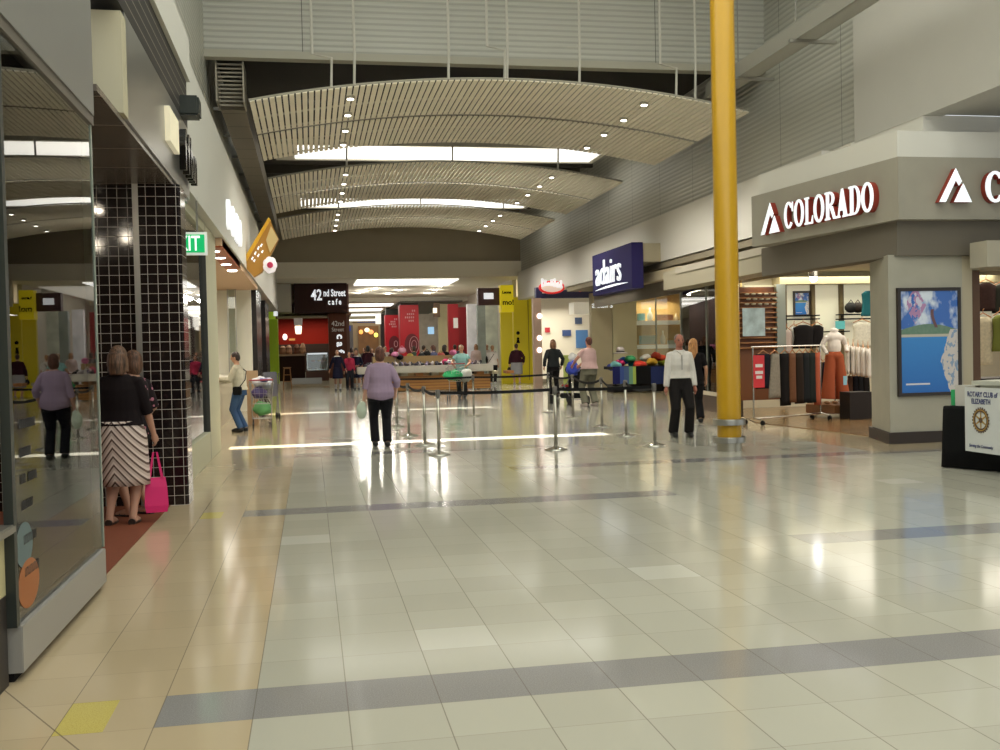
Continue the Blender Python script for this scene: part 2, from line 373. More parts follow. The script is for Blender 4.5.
def serif_word(word,o,ux,size,parent,adv=.80):
    """slab-serif capitals as closed outlines"""
    W={'C':.78,'O':.82,'L':.66,'R':.80,'A':.84,'D':.82}
    ux=Vector(ux).normalized(); uz=Vector((0,0,1)); un=ux.cross(uz); x=0
    for ch in word:
        w_=W[ch]*size*adv; H_=size; parts=[]
        t=.22*w_*1.15; s=.075*H_
        def ringarc(a0,a1,n=26):
            out=[];inn=[]
            for k in range(n+1):
                a=a0+(a1-a0)*k/n
                out.append((w_/2+w_/2*cos(a),H_/2+H_/2*1.02*sin(a)))
                inn.append((w_/2+(w_/2-t)*cos(a),H_/2+(H_/2-.09*H_)*sin(a)))
            return out+inn[::-1]
        if ch=='O': parts+= [ringarc(pi/2,3*pi/2),ringarc(-pi/2,pi/2)]
        if ch=='C': parts+= [ringarc(pi*.22,pi*1.78),[(w_*.86,H_*.62),(w_*.98,H_*.62),(w_*.98,H_*.98),(w_*.90,H_*.98),(w_*.80,H_*.80)]]
        if ch=='L': parts+= [[(0,0),(w_,0),(w_,H_*.30),(w_-.06*w_,H_*.30),(w_*.80,s),(w_*.42,s),(w_*.42,H_-s),(w_*.56,H_-s),(w_*.56,H_),(0,H_),(0,H_-s),(w_*.13,H_-s),(w_*.13,s),(0,s)]]
        if ch=='A': parts+= [[(0,0),(w_*.34,0),(w_*.34,s),(w_*.24,s),(w_*.30,H_*.24),(w_*.58,H_*.24),(w_*.62,s),(w_*.53,s),(w_*.53,0),(w_,0),(w_,s),(w_*.92,s),(w_*.60,H_),(w_*.44,H_),(w_*.12,s),(0,s)]]
        if ch=='D':
            parts+= [[(0,0),(w_*.5,0),(w_*.5,s),(w_*.40,s),(w_*.40,H_-s),(w_*.5,H_-s),(w_*.5,H_),(0,H_),(0,H_-s),(w_*.12,H_-s),(w_*.12,s),(0,s)]]
            out=[];inn=[]
            for k in range(17):
                a=-pi/2+pi*k/16; out.append((w_*.5+w_*.5*cos(a),H_/2+H_/2*sin(a))); inn.append((w_*.5+(w_*.5-t)*cos(a),H_/2+(H_/2-s)*sin(a)))
            parts.append(out+inn[::-1])
        if ch=='R':
            parts+= [[(0,0),(w_*.50,0),(w_*.50,s),(w_*.40,s),(w_*.40,H_-s),(w_*.5,H_-s),(w_*.5,H_),(0,H_),(0,H_-s),(w_*.12,H_-s),(w_*.12,s),(0,s)]]
            out=[];inn=[]
            for k in range(13):
                a=-pi/2+pi*k/12; out.append((w_*.45+w_*.45*cos(a),H_*.74+H_*.26*sin(a))); inn.append((w_*.45+(w_*.45-t)*cos(a),H_*.74+(H_*.26-s)*sin(a)))
            parts.append(out+inn[::-1]); parts.append([(w_*.42,H_*.50),(w_*.74,H_*.46),(w_*.98,s),(w_*1.05,s),(w_*1.05,0),(w_*.80,0)])
        a=Vector(o)+ux*x; b=MB(); b2=MB()
        for p in parts:
            b.shape(p,a,ux,uz,un,.10); b2.shape(p,a+un*.101,ux,uz,un,.012)
        r=obj('sign_letter',b,RED,parent); obj('lit_face',b2,WHITEL,r)
        x+=w_*1.0+.045*size
    return x
serif_word('COLORADO',o1+d*.72+Vector((0,0,.02)),d,.45,shop,.76)
o2=aY(935,206,13.71); o2=Vector((o2.x,13.71,3.58))
shop_letters(o2,UX,shop,.50)
serif_word('COLORADO',o2+Vector((.76,0,.0)),UX,.46,shop,.92)
# ---- corner pillar with the poster
PL=MB(); PL.prism([(8.55,13.97),(9.78,13.97),(9.78,14.35),(9.10,15.12),(8.93,15.12)],0.17,2.84)
pil=thing('corner_pillar','pale rendered corner pillar at the entrance of the corner clothes shop','pillar',(8.9,14.3,0))
obj('shaft',PL,STONE,None).parent=pil
pil.location=(0,0,0)
PB=MB(); PB.prism([(8.50,13.92),(11.0,13.92),(11.0,14.2),(9.12,15.17),(8.90,15.17)],0.0,.17); obj('kick_board',PB,mat('dark_brown_skirting',(.055,.035,.025),.5),pil)
# column to the right of the poster, and the canopy of the second opening
def poster(o,w_,h_,label,depth=.05):
    t=thing('framed_poster',label,'poster',o)
    f=MB(); e=.05
    f.box(-e,w_+e,-depth,0,-e,0); f.box(-e,w_+e,-depth,0,h_,h_+e); f.box(-e,0,-depth,0,0,h_); f.box(w_,w_+e,-depth,0,0,h_)
    obj('frame',f,mat('poster_frame_wood',(.045,.028,.018),.4),t)
    nm='poster_print'
    if nm not in MC:
        m=mat(nm,(.1,.3,.6),.25,emit=.08); hb=NB(m); c,co=hb.xyz('UV'); u,v=c[0],c[1]  # print also glows faintly in its own colours to look brighter
        n=hb.n('ShaderNodeTexNoise'); n.inputs['Scale'].default_value=3.2; n.inputs['Detail'].default_value=5; hb.L(co,n.inputs['Vector'])
        n2=hb.n('ShaderNodeTexNoise'); n2.inputs['Scale'].default_value=16; hb.L(co,n2.inputs['Vector'])
        sky=hb.mix(hb.m('SMOOTH_MIN',hb.m('MAXIMUM',hb.m('MULTIPLY',hb.m('SUBTRACT',n.outputs['Fac'],.48),9.0),0.0),1.0,.2),(.03,.12,.42),(.62,.68,.75))
        sea=hb.mix(hb.m('MULTIPLY',v,1.6),(.01,.12,.42),(.03,.22,.55))
        hill=hb.mix(n2.outputs['Fac'],(.07,.16,.10),(.16,.24,.16))
        ht=hb.m('ADD',.62,hb.m('MULTIPLY',hb.m('SINE',hb.m('MULTIPLY',u,3.2)),.055))
        c1=hb.mix(hb.m('LESS_THAN',v,ht),sky,hill); c1=hb.mix(hb.m('LESS_THAN',v,.575),c1,(.45,.42,.33)); c1=hb.mix(hb.m('LESS_THAN',v,.548),c1,sea)
        # pale flowered shoulder at the lower right
        ed=hb.m('ADD',hb.m('ADD',.66,hb.m('MULTIPLY',hb.m('ABSOLUTE',hb.m('SUBTRACT',v,.30)),.55)),hb.m('MULTIPLY',n2.outputs['Fac'],.06))
        sh=and_(hb,hb.m('GREATER_THAN',u,ed),hb.m('LESS_THAN',v,.62))
        c1=hb.mix(sh,c1,hb.mix(hb.m('GREATER_THAN',n2.outputs['Fac'],.56),(.55,.50,.46),(.22,.30,.42)))
        vo=hb.n('ShaderNodeTexVoronoi'); vo.inputs['Scale'].default_value=9; hb.L(co,vo.inputs['Vector'])
        bt=and_(hb,hb.m('LESS_THAN',hb.m('ADD',hb.m('ABSOLUTE',hb.m('SUBTRACT',u,.26)),hb.m('ABSOLUTE',hb.m('SUBTRACT',v,.86))),.19),hb.m('GREATER_THAN',n2.outputs['Fac'],.44))
        c1=hb.mix(bt,c1,hb.mix(hb.m('GREATER_THAN',vo.outputs['Distance'],.35),(.55,.52,.62),(.38,.20,.36)))
        br=and_(hb,hb.m('LESS_THAN',hb.m('ABSOLUTE',hb.m('SUBTRACT',u,hb.m('ADD',.60,hb.m('MULTIPLY',hb.m('SINE',hb.m('MULTIPLY',v,14)),.05)))),.028),hb.m('GREATER_THAN',v,.64),hb.m('LESS_THAN',v,.82))
        c1=hb.mix(br,c1,(.12,.05,.05))
        ln=and_(hb,hb.m('LESS_THAN',hb.m('ABSOLUTE',hb.m('SUBTRACT',v,.085)),.008),hb.m('GREATER_THAN',u,.08),hb.m('LESS_THAN',u,.5))
        c1=hb.mix(ln,c1,(.6,.62,.65))
        hb.L(c1,hb.b.inputs['Base Color']); hb.L(c1,hb.b.inputs['Emission Color'])
    b=MB().box(0,w_,-depth+.015,-depth+.03,0,h_); me=b.mesh('print',MC[nm]); uv=me.uv_layers.new()
    for lo in me.loops:
        c=me.vertices[lo.vertex_index].co; uv.data[lo.index].uv=(c.x/w_,c.z/h_)
    obj('print',me,None,t); return t
poster((8.72,13.965,.76),.95,1.53,'large beach and blue sea poster in a dark frame on the corner pillar')
W2=MB(); W2.prism([(9.78,13.97),(9.95,13.97),(9.95,14.4),(9.78,14.4)],0.0,2.84)
o=obj('stone_jamb',W2,mat('jamb_cream',(.50,.44,.32),.7)); tag(o,'narrow cream wall strip between the framed poster and the side window','wall strip')
o=obj('window_canopy',MB().box(9.72,16,13.3,13.69,2.60,2.98).box(9.97,16,13.69,14.2,2.60,2.81),mat('canopy_plaster',(.46,.42,.33),.75)); tag(o,'pale boxed canopy above the side window right of the beach poster','canopy')
o=obj('wooden_post',MB().box(9.97,10.10,14.0,14.2,0,2.6),mat('brown_post',(.11,.05,.02),.5)); tag(o,'slim brown timber post at the edge of the side window','post')
# ---- interior shell of the corner shop
IW=mat('shop_interior_wall',(.66,.62,.48),.7)
b=MB(); b.box(9.6,20,23.2,23.4,0,3.4); b.box(20,20.2,14.4,23.4,0,3.4)
struct('wall_shop_back',b,IW)
struct('ceiling_shop',MB().box(8.7,20,14.35,23.4,3.30,3.45),mat('shop_ceiling',(.50,.46,.38),.8))
b=MB(); b.prism([(8.95,15.2),(20,15.2),(20,23.2),(9.9,23.2),(8.62,18.9)],.0,.012); struct('floor_shop',b,stripes_material('shop_floor_boards',1,.14,(.23,.135,.06),(.20,.115,.05),.9,.18))
area('shop_downlights',(12.5,19,3.25),5,5,170,(1,.93,.78)); area('shop_downlights',(12.3,15.6,3.25),4,1.6,60,(1,.93,.78))
# ---- white frame of the near left front, bulkhead above
struct('wall_left_bulkhead',MB().box(-1.85,-1.38,12.45,46,3.55,5.2),mat('bulkhead_white',(.60,.59,.54),.75)); struct('trim_4',MB().box(-1.85,-1.30,7.2,12.45,4.76,5.25),mat('bulkhead_white'))
# ================================================================== SLATTED CEILING BAFFLES
SLATM=mat('slat_enamel',(.90,.84,.69),.55)
XL,XR,XC=-1.0,8.9,3.95
def arcz(x,zc=6.77,drop=.52): return zc-drop*((x-XC)/((XR-XL)/2))**2
def baffle(y0,y1,label,rods,spots,zc=6.77):
    t=thing('slatted_baffle',label,'ceiling baffle',(XC,y0,zc),0,'arched slatted baffles hung under the roof')
    mid=(y0+y1)/2
    for nm,a,b_ in (('front_slat_panel',y0,mid-.11),('rear_slat_panel',mid+.11,y1)):
        b=MB(); n=82; pt=(XR-XL)/n
        for k in range(n):
            x=XL+pt*(k+.5); z=arcz(x,zc); s=-2*.52*(x-XC)/(((XR-XL)/2)**2); w_=pt*.37
            p=[(x-w_,z-s*w_),(x+w_,z+s*w_),(x+w_,z+s*w_+.022),(x-w_,z-s*w_+.022)]
            b.shape([(q[0]-XC,q[1]-zc) for q in p],(0,a-y0,0),(1,0,0),(0,0,1),(0,1,0),b_-a)
        obj(nm,b,SLATM,t)
    fr=MB()
    for yy in (y0+.05,y0+(mid-y0)*.55,mid-.14,mid+.12,mid+(y1-mid)*.5,y1-.09):
        pts=[(XL+(XR-XL)*k/30,yy,arcz(XL+(XR-XL)*k/30,zc)+.055) for k in range(31)]
        fr.tube([(p[0]-XC,p[1]-y0,p[2]-zc) for p in pts],.022,6)
    obj('curved_carrier',fr,mat('carrier_grey',(.42,.39,.32),.5),t)
    for (x,top,kink) in rods:
        z=arcz(x,zc)+.05
        p=[(x,y0+.03,z),(x+.02,y0+.03,z+.55)] + ([(x-.34*kink,y0-.02,z+.60)] if kink else []) + [(x-(.34*kink),y0-.05,top)]
        obj('hanger_rod',MB().tube([(a-XC,b_-y0,c-zc) for a,b_,c in p],.026,8),mat('rod_white',(.55,.53,.47),.45),t)
    for (x,y) in spots:
        z=arcz(x,zc)
        ld=bpy.data.lights.new('downlight_beam','SPOT'); ld.energy=340; ld.spot_size=R(130); ld.spot_blend=.6; ld.shadow_soft_size=.06; ld.color=(1,.95,.84); lo_=bpy.data.objects.new('downlight_beam',ld); COL.objects.link(lo_); lo_.location=(x,y,z-.07)
        r=obj('downlight',MB().lathe([(.075,z-.05-zc),(.09,z-.04-zc),(.09,z+.03-zc),(.02,z+.03-zc)],x-XC,y-y0,14),CHROME,t)
        obj('lamp_disc',MB().lathe([(.06,z-.062-zc),(.065,z-.052-zc)],x-XC,y-y0,12),SPOT,r)
    return t
sp=lambda xs,y0,y1:[(x,y0+(y1-y0)*f) for x in xs for f in (.12,.36,.62,.88)]
baffle(19.5,25.3,'nearest and largest arched slatted baffle, hung below the corrugated cross wall',
    [(.95,10.5,0),(.52,10.5,1),(2.75,10.5,0),(3.9,10.5,-.0),(3.85,10.5,1),(5.35,10.5,0),(7.35,10.5,1),(7.75,10.5,0)],sp((.9,6.9),19.5,25.3))
baffle(28.0,34.6,'middle arched slatted baffle, between the two long white skylights',[(1.1,8,0),(4.0,8,0),(7.0,8,0)],sp((1.1,7.0),28,34.6))
baffle(36.2,42.4,'farthest arched slatted baffle, in front of the taupe end wall',[(1.1,8,0),(4.0,8,0),(7.0,8,0)],sp((1.1,7.0),36.2,42.4))
for y0,y1,lb in ((28.9,31.1,'long white skylight strip seen behind the nearest slatted baffle'),(38.6,41.2,'second long white skylight strip, deeper under the dark roof')):
    t=thing('skylight_strip',lb,'skylight',(4.15,y0,7.4))
    obj('diffuser',MB().box(-4.45,4.6,0.05,y1-y0-.05,.02,.06),LIT,t)
    f=MB(); f.box(-5.0,4.75,-.10,.05,-.02,.12); f.box(-5.0,4.75,y1-y0-.05,y1-y0+.08,-.02,.12); f.box(-5.0,-4.45,.05,y1-y0-.05,-.01,.12); f.box(4.6,4.75,.05,y1-y0-.05,-.02,.12)
    obj('frame',f,mat('strip_frame',(.5,.48,.42),.6),t)
    for x in (-3,0,3): obj('hanger',MB().tube([(x,1,.1),(x,1,.6)],.02,6),STEEL,t)
# ---- air duct along the left wall
t=thing('air_duct','long taupe air duct with a ribbed grille end running along the left wall','duct',(-1.4,20.4,6.5))
b=MB(); b.box(-.24,.24,.9,25,.02,.5); obj('duct_casing',b,stripes_material('duct_sheet',1,1.22,(.19,.165,.125),(.07,.06,.05),.965,.6,.2),t)
g=MB()
for k in range(11):
    z=.72-.066*k*1.0; y=0.15+.055*k; g.box(-.25,.25,y,y+.05,z,z+.028)
g.box(-.27,-.24,.1,.9,0,.78); g.box(.24,.27,.1,.9,0,.78)
obj('grille',g,mat('grille_metal',(.34,.31,.25),.5,.3),t)
for k in range(9): obj('bracket',MB().box(-.45,-.22,1.6+2.6*k,1.66+2.6*k,.18,.24),STEEL,t)
# ---- cable tray hung on the right
t=thing('cable_tray','long grey cable tray hung on rods by the right hand cladding','cable tray',(8.35,5,6.66))
b=MB(); b.box(-.16,.16,0,15.0,0,.03); b.box(-.19,-.15,0,15,0,.28); b.box(.15,.19,0,15,0,.28)
obj('tray_body',b,mat('tray_grey',(.46,.45,.40),.4,.4),t)
for k in range(6):
    obj('cross_bracket',MB().box(-.3,.55,1.6+2.35*k,1.68+2.35*k,-.05,0),STEEL,t); obj('hanger_rod',MB().tube([(-.17,1.64+2.35*k,.2),(-.17,1.64+2.35*k,3.9)],.014,6),STEEL,t)
# ================================================================== YELLOW COLUMN
t=thing('steel_column','tall round yellow painted steel column with two steel rings near its foot','column',(5.99,14.0,0))
YEL=mat('yellow_gloss_paint',(.50,.28,.010),.30,noise_amt=.05,nscale=3,spec=.4)
obj('shaft',MB().lathe([(.168,.10),(.172,.14),(.172,10.55)],0,0,40),YEL,t,smooth=True)
obj('base_sleeve',MB().lathe([(.178,0),(.178,.13),(.17,.135)],0,0,40),mat('base_sleeve_steel',(.40,.37,.30),.35,.7),t)
for z in (.12,.38):
    obj('ring',MB().lathe([(.172,z),(.232,z),(.235,z+.01),(.235,z+.075),(.232,z+.085),(.172,z+.085)],0,0,40),STEEL,t)
# ================================================================== QUEUE BARRIERS
post_xy=[(1.85,15.08),(1.83,16.82),(1.75,18.79),(1.73,21.22),(1.97,23.9),(3.80,24.0),(5.76,24.5),(5.74,22.06),(5.58,19.22),(5.38,17.04),(5.23,15.10),(3.65,15.11)]
where=['front left corner of the queue pen','left row, second from the front','left row, third from the front, beside the lilac shirt','left row, fourth from the front','rear left corner of the queue pen','middle of the rear row, before the trolley','rear right corner of the pen, by the dark jacket','right row, second from the rear','right row, third from the rear','right row, second from the front','front right corner, beside the man in the white shirt','middle of the front row, standing alone']
t0=thing('queue_post','steel','queue post',(0,0,0),0,'steel queue posts')
obj('base',MB().lathe([(0,0),(.175,0),(.175,.012),(.12,.028),(.05,.05),(.03,.075)],0,0,28),CHROME,t0,smooth=True)
obj('pole',MB().lathe([(.026,.05),(.026,.88)],0,0,16),mat('pole_steel',(.42,.40,.35),.25,1),t0,smooth=True)
obj('belt_head',MB().lathe([(.027,.86),(.036,.87),(.036,.965),(.03,.975),(.0,.978)],0,0,16),mat('belt_head_grey',(.16,.15,.14),.4,.6),t0,smooth=True)
for i,((x,y),wd) in enumerate(zip(post_xy,where)):
    l='brushed steel queue post at the '+wd if i not in(1,2,3,7,8,9) else 'brushed steel queue post, '+wd
    if i==0: t0.location=(x,y,0); t0['label']=l
    else: dup(t0,(x,y,0),0,l)
def belt(i,j,sag,label):
    a=Vector(post_xy[i]+(.925,)); b=Vector(post_xy[j]+(.925,)); d=(b-a).normalized(); a=a+d*.037; b=b-d*.037; n=d.cross(Vector((0,0,1)))*.0015
    top=[];bot=[]
    N=12
    rs=[]
    for k in range(N+1):
        f=k/N; p=a.lerp(b,f)+Vector((0,0,-sag*4*f*(1-f)))
        rs.append([tuple(p-n+Vector((0,0,-.024))),tuple(p+n+Vector((0,0,-.024))),tuple(p+n+Vector((0,0,.024))),tuple(p-n+Vector((0,0,.024)))])
    tag(obj('barrier_belt',MB().rings(rs),BLACK),label,'barrier belt','belts strung between the queue posts')
belt(0,1,.04,'dark belt on the left row from the front corner to the second post')
belt(1,2,.05,'dark belt on the left row between second and third post')
belt(2,3,.05,'dark belt on the left row between third and fourth post')
belt(3,4,.05,'dark belt on the left row ending at the rear left corner')
belt(4,5,.01,'left half of the black rear belt, in front of the kiosk bench')
belt(5,6,.02,'right half of the black rear belt, in front of the yellow wall')
belt(6,7,.06,'dark sagging belt at the rear of the right row')
belt(7,8,.10,'dark sagging belt in the middle of the right row')
belt(8,9,.12,'dark sagging belt of the right row in front of the towel table')
belt(9,10,.09,'dark sagging belt of the right row next to the man in white')
belt(0,11,.015,'left half of the long black front belt')
belt(11,10,.015,'right half of the long black front belt')
# ================================================================== LEFT SIDE, NEAR SHOP WINDOW
GX=-1.41
t=thing('shop_window','tall reflecting glass shop window with a grey metal kick panel, nearest left','shop window',(GX,5.15,0))
obj('glass_pane',MB().box(-.008,.004,.02,2.05,.27,3.10),GLASS,t)
obj('kick_panel',MB().box(-.10,.03,0,2.0,.045,.27),mat('kick_panel_metal',(.36,.35,.33),.4,.35),t,bevel=.004)
obj('recessed_base',MB().box(-.10,-.02,.02,1.95,0,.045),BLACK,t)
obj('end_channel',MB().box(-.02,.012,2.05,2.065,.27,3.10),mat('glass_edge',(.30,.34,.28),.2),t)
obj('front_channel',MB().box(-.03,.015,-.03,.02,.27,3.10),mat('window_channel_dark',(.04,.05,.045),.4),t)
obj('head_channel',MB().box(-.04,.02,0,2.1,3.10,3.16),mat('head_channel_grey',(.16,.14,.12),.4,.4),t)
DEC=mat('decal_dark',(.035,.035,.04),.5)
for k,(y,z) in enumerate(((5.29,1.20),(5.29,1.06),(5.29,.93),(5.30,.80),(5.31,.63),(5.31,.47))):
    # short rows of worn dark strokes: the faded lettering of the window stickers
    b=MB(); n=[9,6,9,6,7,8][k]
    for q in range(n):
        if k==2 and q==3: continue
        yy=y+q*.034; b.box(.006,.0075,yy,yy+.008,z,z+.045); b.box(.006,.0075,yy+.018,yy+.026,z,z+.045); b.box(.006,.0075,yy,yy+.026,z+(.037 if q%2 else .0),z+(.045 if q%2 else .008))
    o=obj('sticker_lettering',b,DEC,t); o.location=(0,-5.15,0)
o=obj('sticker_disc',MB().shape([(.19*cos(a*pi/16),.12*sin(a*pi/16)) for a in range(32)],(.006,.23,.43),(0,1,0),(0,0,1),(1,0,0),.0012),mat('sticker_orange',(.34,.11,.03),.5),t,label='round orange window sticker')
o=obj('sticker_disc',MB().shape([(.15*cos(a*pi/16),.11*sin(a*pi/16)) for a in range(32)],(.006,.17,.63),(0,1,0),(0,0,1),(1,0,0),.0010),mat('sticker_blue',(.10,.15,.16),.5),t,label='round grey blue window sticker')
# neighbouring frontage at the very left edge
t=thing('display_frontage','cream framed display front with a steel ledge and dark plinth at the left edge','display front',(-1.44,2.2,0))
obj('plinth',MB().box(-.12,.0,0,2.92,0,.43),mat('plinth_dark',(.045,.035,.03),.5),t)
obj('apron',MB().box(-.12,.0,0,2.92,.43,.72),mat('apron_cream',(.50,.45,.25),.6),t)
obj('ledge',MB().box(-.14,.05,0,2.94,.72,.76),STEEL,t,bevel=.006)
obj('corner_post',MB().box(-.12,.0,2.60,2.80,.76,3.16),mat('post_cream',(.58,.55,.33),.5),t)
obj('glass_pane',MB().box(-.05,-.04,0,2.60,.76,3.10),GLASS,t)
# grey fascia over both windows
t=thing('window_fascia','smooth grey metal fascia above the near shop window, with a cream boxed end','fascia',(-1.36,2.2,3.16))
obj('fascia_sheet',MB().box(-.30,-.02,0,5.02,0,1.05),mat('fascia_grey_metal',(.27,.265,.25),.4,.4,noise_amt=.03,nscale=2),t)
o=thing('louvred_panel','dark louvred metal panel with thin pale lines above the grey entrance fascia','louvre panel',(-1.34,4.0,4.2))
obj('louvre_sheet',MB().box(-.3,0,0,8.4,0,.55),stripes_material('louvre_lines',2,.115,(.018,.015,.013),(.26,.24,.20),.90,.55,0),o)
# entrance portal of the tiled shop
t=thing('entrance_portal','brushed metal entrance fascia with a dark tiled soffit over the shop doorway','entrance portal',(-1.34,8.27,3.38))
obj('portal_fascia',MB().box(-.25,0,0,4.15,.0,.82),mat('portal_metal',(.33,.325,.31),.28,.75),t)
obj('soffit',MB().box(-2.6,-.02,-1.04,4.1,-.05,-.004),grid_material('soffit_tiles',0,1,.9,(.13,.105,.085),(.28,.22,.16),.012,.25),t)
obj('boxed_end',MB().box(-.44,.01,-.21,.0,.0,.76),mat('boxed_end_cream',(.47,.43,.30),.55),t)
pl=obj('light_box_sign',MB().box(0,.05,2.15,2.85,.28,.62),mat('sign_panel_ivory',(.75,.68,.48),.5,emit=.35),t)
for k,(y,ch) in enumerate(((3.0,'f'),(3.28,'f'),(3.52,'h'),(3.85,'n'))):
    text('raised_letter',ch,.62,mat('letter_black_gloss',(.02,.018,.015),.2),(.06,y,.17),LX,UZ,t,extrude=.035,bold=.01)
obj('soffit_track',MB().box(-1.05,-.95,.3,2.6,-.085,-.05),STEEL,t)
# black tiled piers
TILE=grid_material('black_glazed_tiles',0,2,.1,(.012,.008,.008),(.42,.38,.34),.055,.08,(.03,.0))
TILEY=grid_material('black_glazed_tiles_side',1,2,.1,(.02,.014,.013),(.42,.38,.34),.055,.08,(.0,.0))
t=thing('tiled_pier','black glazed tile pier with white joints beside the shop doorway','tiled pier',(0,0,0))
obj('pier_front',MB().box(-1.70,-1.30,11.0,11.02,0,3.33),TILE,t); obj('pier_side',MB().box(-1.70,-1.285,11.02,11.42,0,3.33),TILEY,t)
t=thing('tiled_wall','black tiled wall inside the doorway behind the two women','tiled wall',(0,0,0))
obj('tiled_face',MB().box(-3.9,-1.76,11.12,11.3,0,3.33),TILE,t)
obj('metal_trim',MB().box(-1.76,-1.70,11.0,11.12,0,3.33),STEEL,t)
# interior of the near shop
struct('floor_shop_left',MB().box(-6,-1.47,2,11.1,0,.008),mat('terracotta_mat',(.17,.05,.025),.8,noise_amt=.2,nscale=60))
struct('wall_left_shop_back',MB().box(-6.1,-5.9,2,11.3,0,3.4).box(-6,-1.6,1.8,2,0,3.4),mat('left_shop_wall',(.30,.20,.10),.8))
struct('ceiling_left_shop',MB().box(-6,-1.7,2,11.3,3.4,3.5),mat('left_shop_ceiling',(.3,.26,.2),.8))
for k,(x,y) in enumerate(((-3.2,5.6),(-2.6,6.6),(-3.4,8.8),(-2.4,9.6))):
    o=obj('recessed_lamp',MB().lathe([(.0,3.37),(.07,3.37),(.085,3.385),(.085,3.40)],x,y,14),SPOT); tag(o,'small round recessed lamp in the ceiling of the near left shop','ceiling lamp','recessed lamps of the left shop')
for x,y in ((-3.2,5.6),(-2.6,6.6),(-3.4,8.8),(-2.4,9.6)):
    l=bpy.data.lights.new('left_shop_light','POINT'); l.energy=9; l.shadow_soft_size=.05; l.color=(1,.86,.66); o=bpy.data.objects.new('left_shop_light',l); COL.objects.link(o); o.location=(x,y,3.30)
# exit sign
t=thing('exit_sign','green and white illuminated EXIT sign, half hidden by the black tiled pier','exit sign',(0,0,0))
pbox('housing',160,232,207,255,13.6,.06,mat('exit_housing_white',(.75,.77,.72),.4,emit=.3),t)
pbox('green_panel',162,234.5,204.5,252.5,13.59,.01,mat('exit_green',(.0,.33,.10),.4,emit=.5,ecol=(0,.55,.16)),t)
p=aY(163.5,250.5,13.585); e_=text('lettering','EXIT',.27,mat('exit_white',(.9,.95,.9),.4,emit=.8),(p.x,13.583,p.z),UX,UZ,t,extrude=.003,bold=.003,sx=.66)
xm=max(v.co.x for v in e_.data.vertices); dx=aY(200,245,13.585).x-xm
for v in e_.data.vertices: v.co.x+=dx
a=aY(197,232,13.6); obj('hanger',MB().tube([(a.x,13.63,a.z),(a.x,13.63,3.6)],.012,6),STEEL,t)
# small dark box speaker on the bulkhead
p=aX(187,107,-1.28); o=obj('wall_speaker',MB().box(-1.37,-1.14,p.y-.15,p.y+.15,p.z-.12,p.z+.10),mat('speaker_dark_green',(.02,.03,.022),.5),bevel=.02); tag(o,'small dark box fixed to the white bulkhead above the doorway letters','speaker')
# pale side window and cream frame past the pier
t=thing('side_window','pale cream framed side window just past the black tiled pier','shop window',(-1.5,12.46,0))
CF=mat('frame_pale_green_cream',(.56,.55,.40),.55)
obj('glass_pane',MB().box(-.06,-.05,.05,3.3,.42,3.4),glass_material('shop_glass_pale',(.8,.86,.76),.10,.02),t)
obj('sill_panel',MB().box(-.22,.0,.0,3.3,0,.42),CF,t)
obj('frame_post',MB().box(-.22,.0,3.3,3.34,0,3.52),mat('frame_joint_dark',(.06,.06,.05),.5),t); obj('frame_panel',MB().box(-.22,.0,3.34,5.0,0,3.52),CF,t)
obj('head_panel',MB().box(-.22,.0,0,3.3,3.4,3.52),CF,t); obj('backing',MB().box(-.9,-.85,.05,3.3,0,3.5),mat('window_backing',(.50,.52,.38),.7),t)
area('side_window_light',(-1.95,13.5,3.3),.3,3,9,(1,.97,.8))
# ================================================================== RIGHT SIDE: HOMEWARE SHOP IN THE ALCOVE
NAVY=mat('sign_navy',(.022,.018,.10),.7)
t=thing('shop_sign','big navy blue boxed sign with white stretched lowercase lettering and an underline swoosh','shop sign',(0,0,0))
obj('sign_box',MB().box(8.62,8.95,26.5,30.4,3.16,4.40),NAVY,t,bevel=.01)
text('lettering','adairs',1.0,WHITEL,(8.60,30.0,3.47),HX,UZ,t,extrude=.02,bold=.0,sx=1.10)
# tall narrow look: the word is stretched upward
for c in t.children:
    if c.name.startswith('lettering'):
        for v in c.data.vertices: v.co.z=3.45+(v.co.z-3.47)*1.05
b=MB(); n=14; p=[]
for k in range(n+1):
    f=k/n; p.append((.25+3.2*f,.10+.14*sin(pi*(.15+.6*f))))
q=[(x,z-.055*sin(pi*(i/n))-.008) for i,(x,z) in enumerate(p)][::-1]
obj('swoosh',MB().shape(p+q,(8.60,30.25,3.14),HX,UZ,(-1,0,0),.02),WHITEL,t)
o=obj('sign_bracket_box',MB().box(8.95,9.46,26.55,28.4,3.88,4.38),mat('bracket_cream',(.45,.40,.29),.7)); tag(o,'cream boxed bracket joining the navy sign to the white bulkhead','sign bracket')
# canopy and beam over the windows
o=obj('entrance_canopy',MB().box(8.72,9.30,18.2,24.3,2.96,3.40),mat('canopy_beige',(.44,.40,.30),.75)); tag(o,'long beige boxed canopy running behind the yellow column','canopy')
o=obj('timber_beam',MB().box(9.35,9.6,24.9,30.0,3.36,3.62),mat('beam_beige',(.50,.43,.30),.7)); tag(o,'thin beige beam stepping back under the white bulkhead by the navy sign','beam')
for k,y in enumerate((22.5,20.4)):
    pass
# recessed upper wall behind the canopy
struct('wall_recess_upper',MB().box(9.9,10.0,17.9,34.8,3.0,3.7),BROWN_D)
o=obj('wall_pier_upper',MB().box(9.55,9.88,22.2,23.0,3.4,3.88),mat('pier_cream',(.42,.38,.28),.7)); tag(o,'short cream pier between canopy and white bulkhead left of the column','pier')
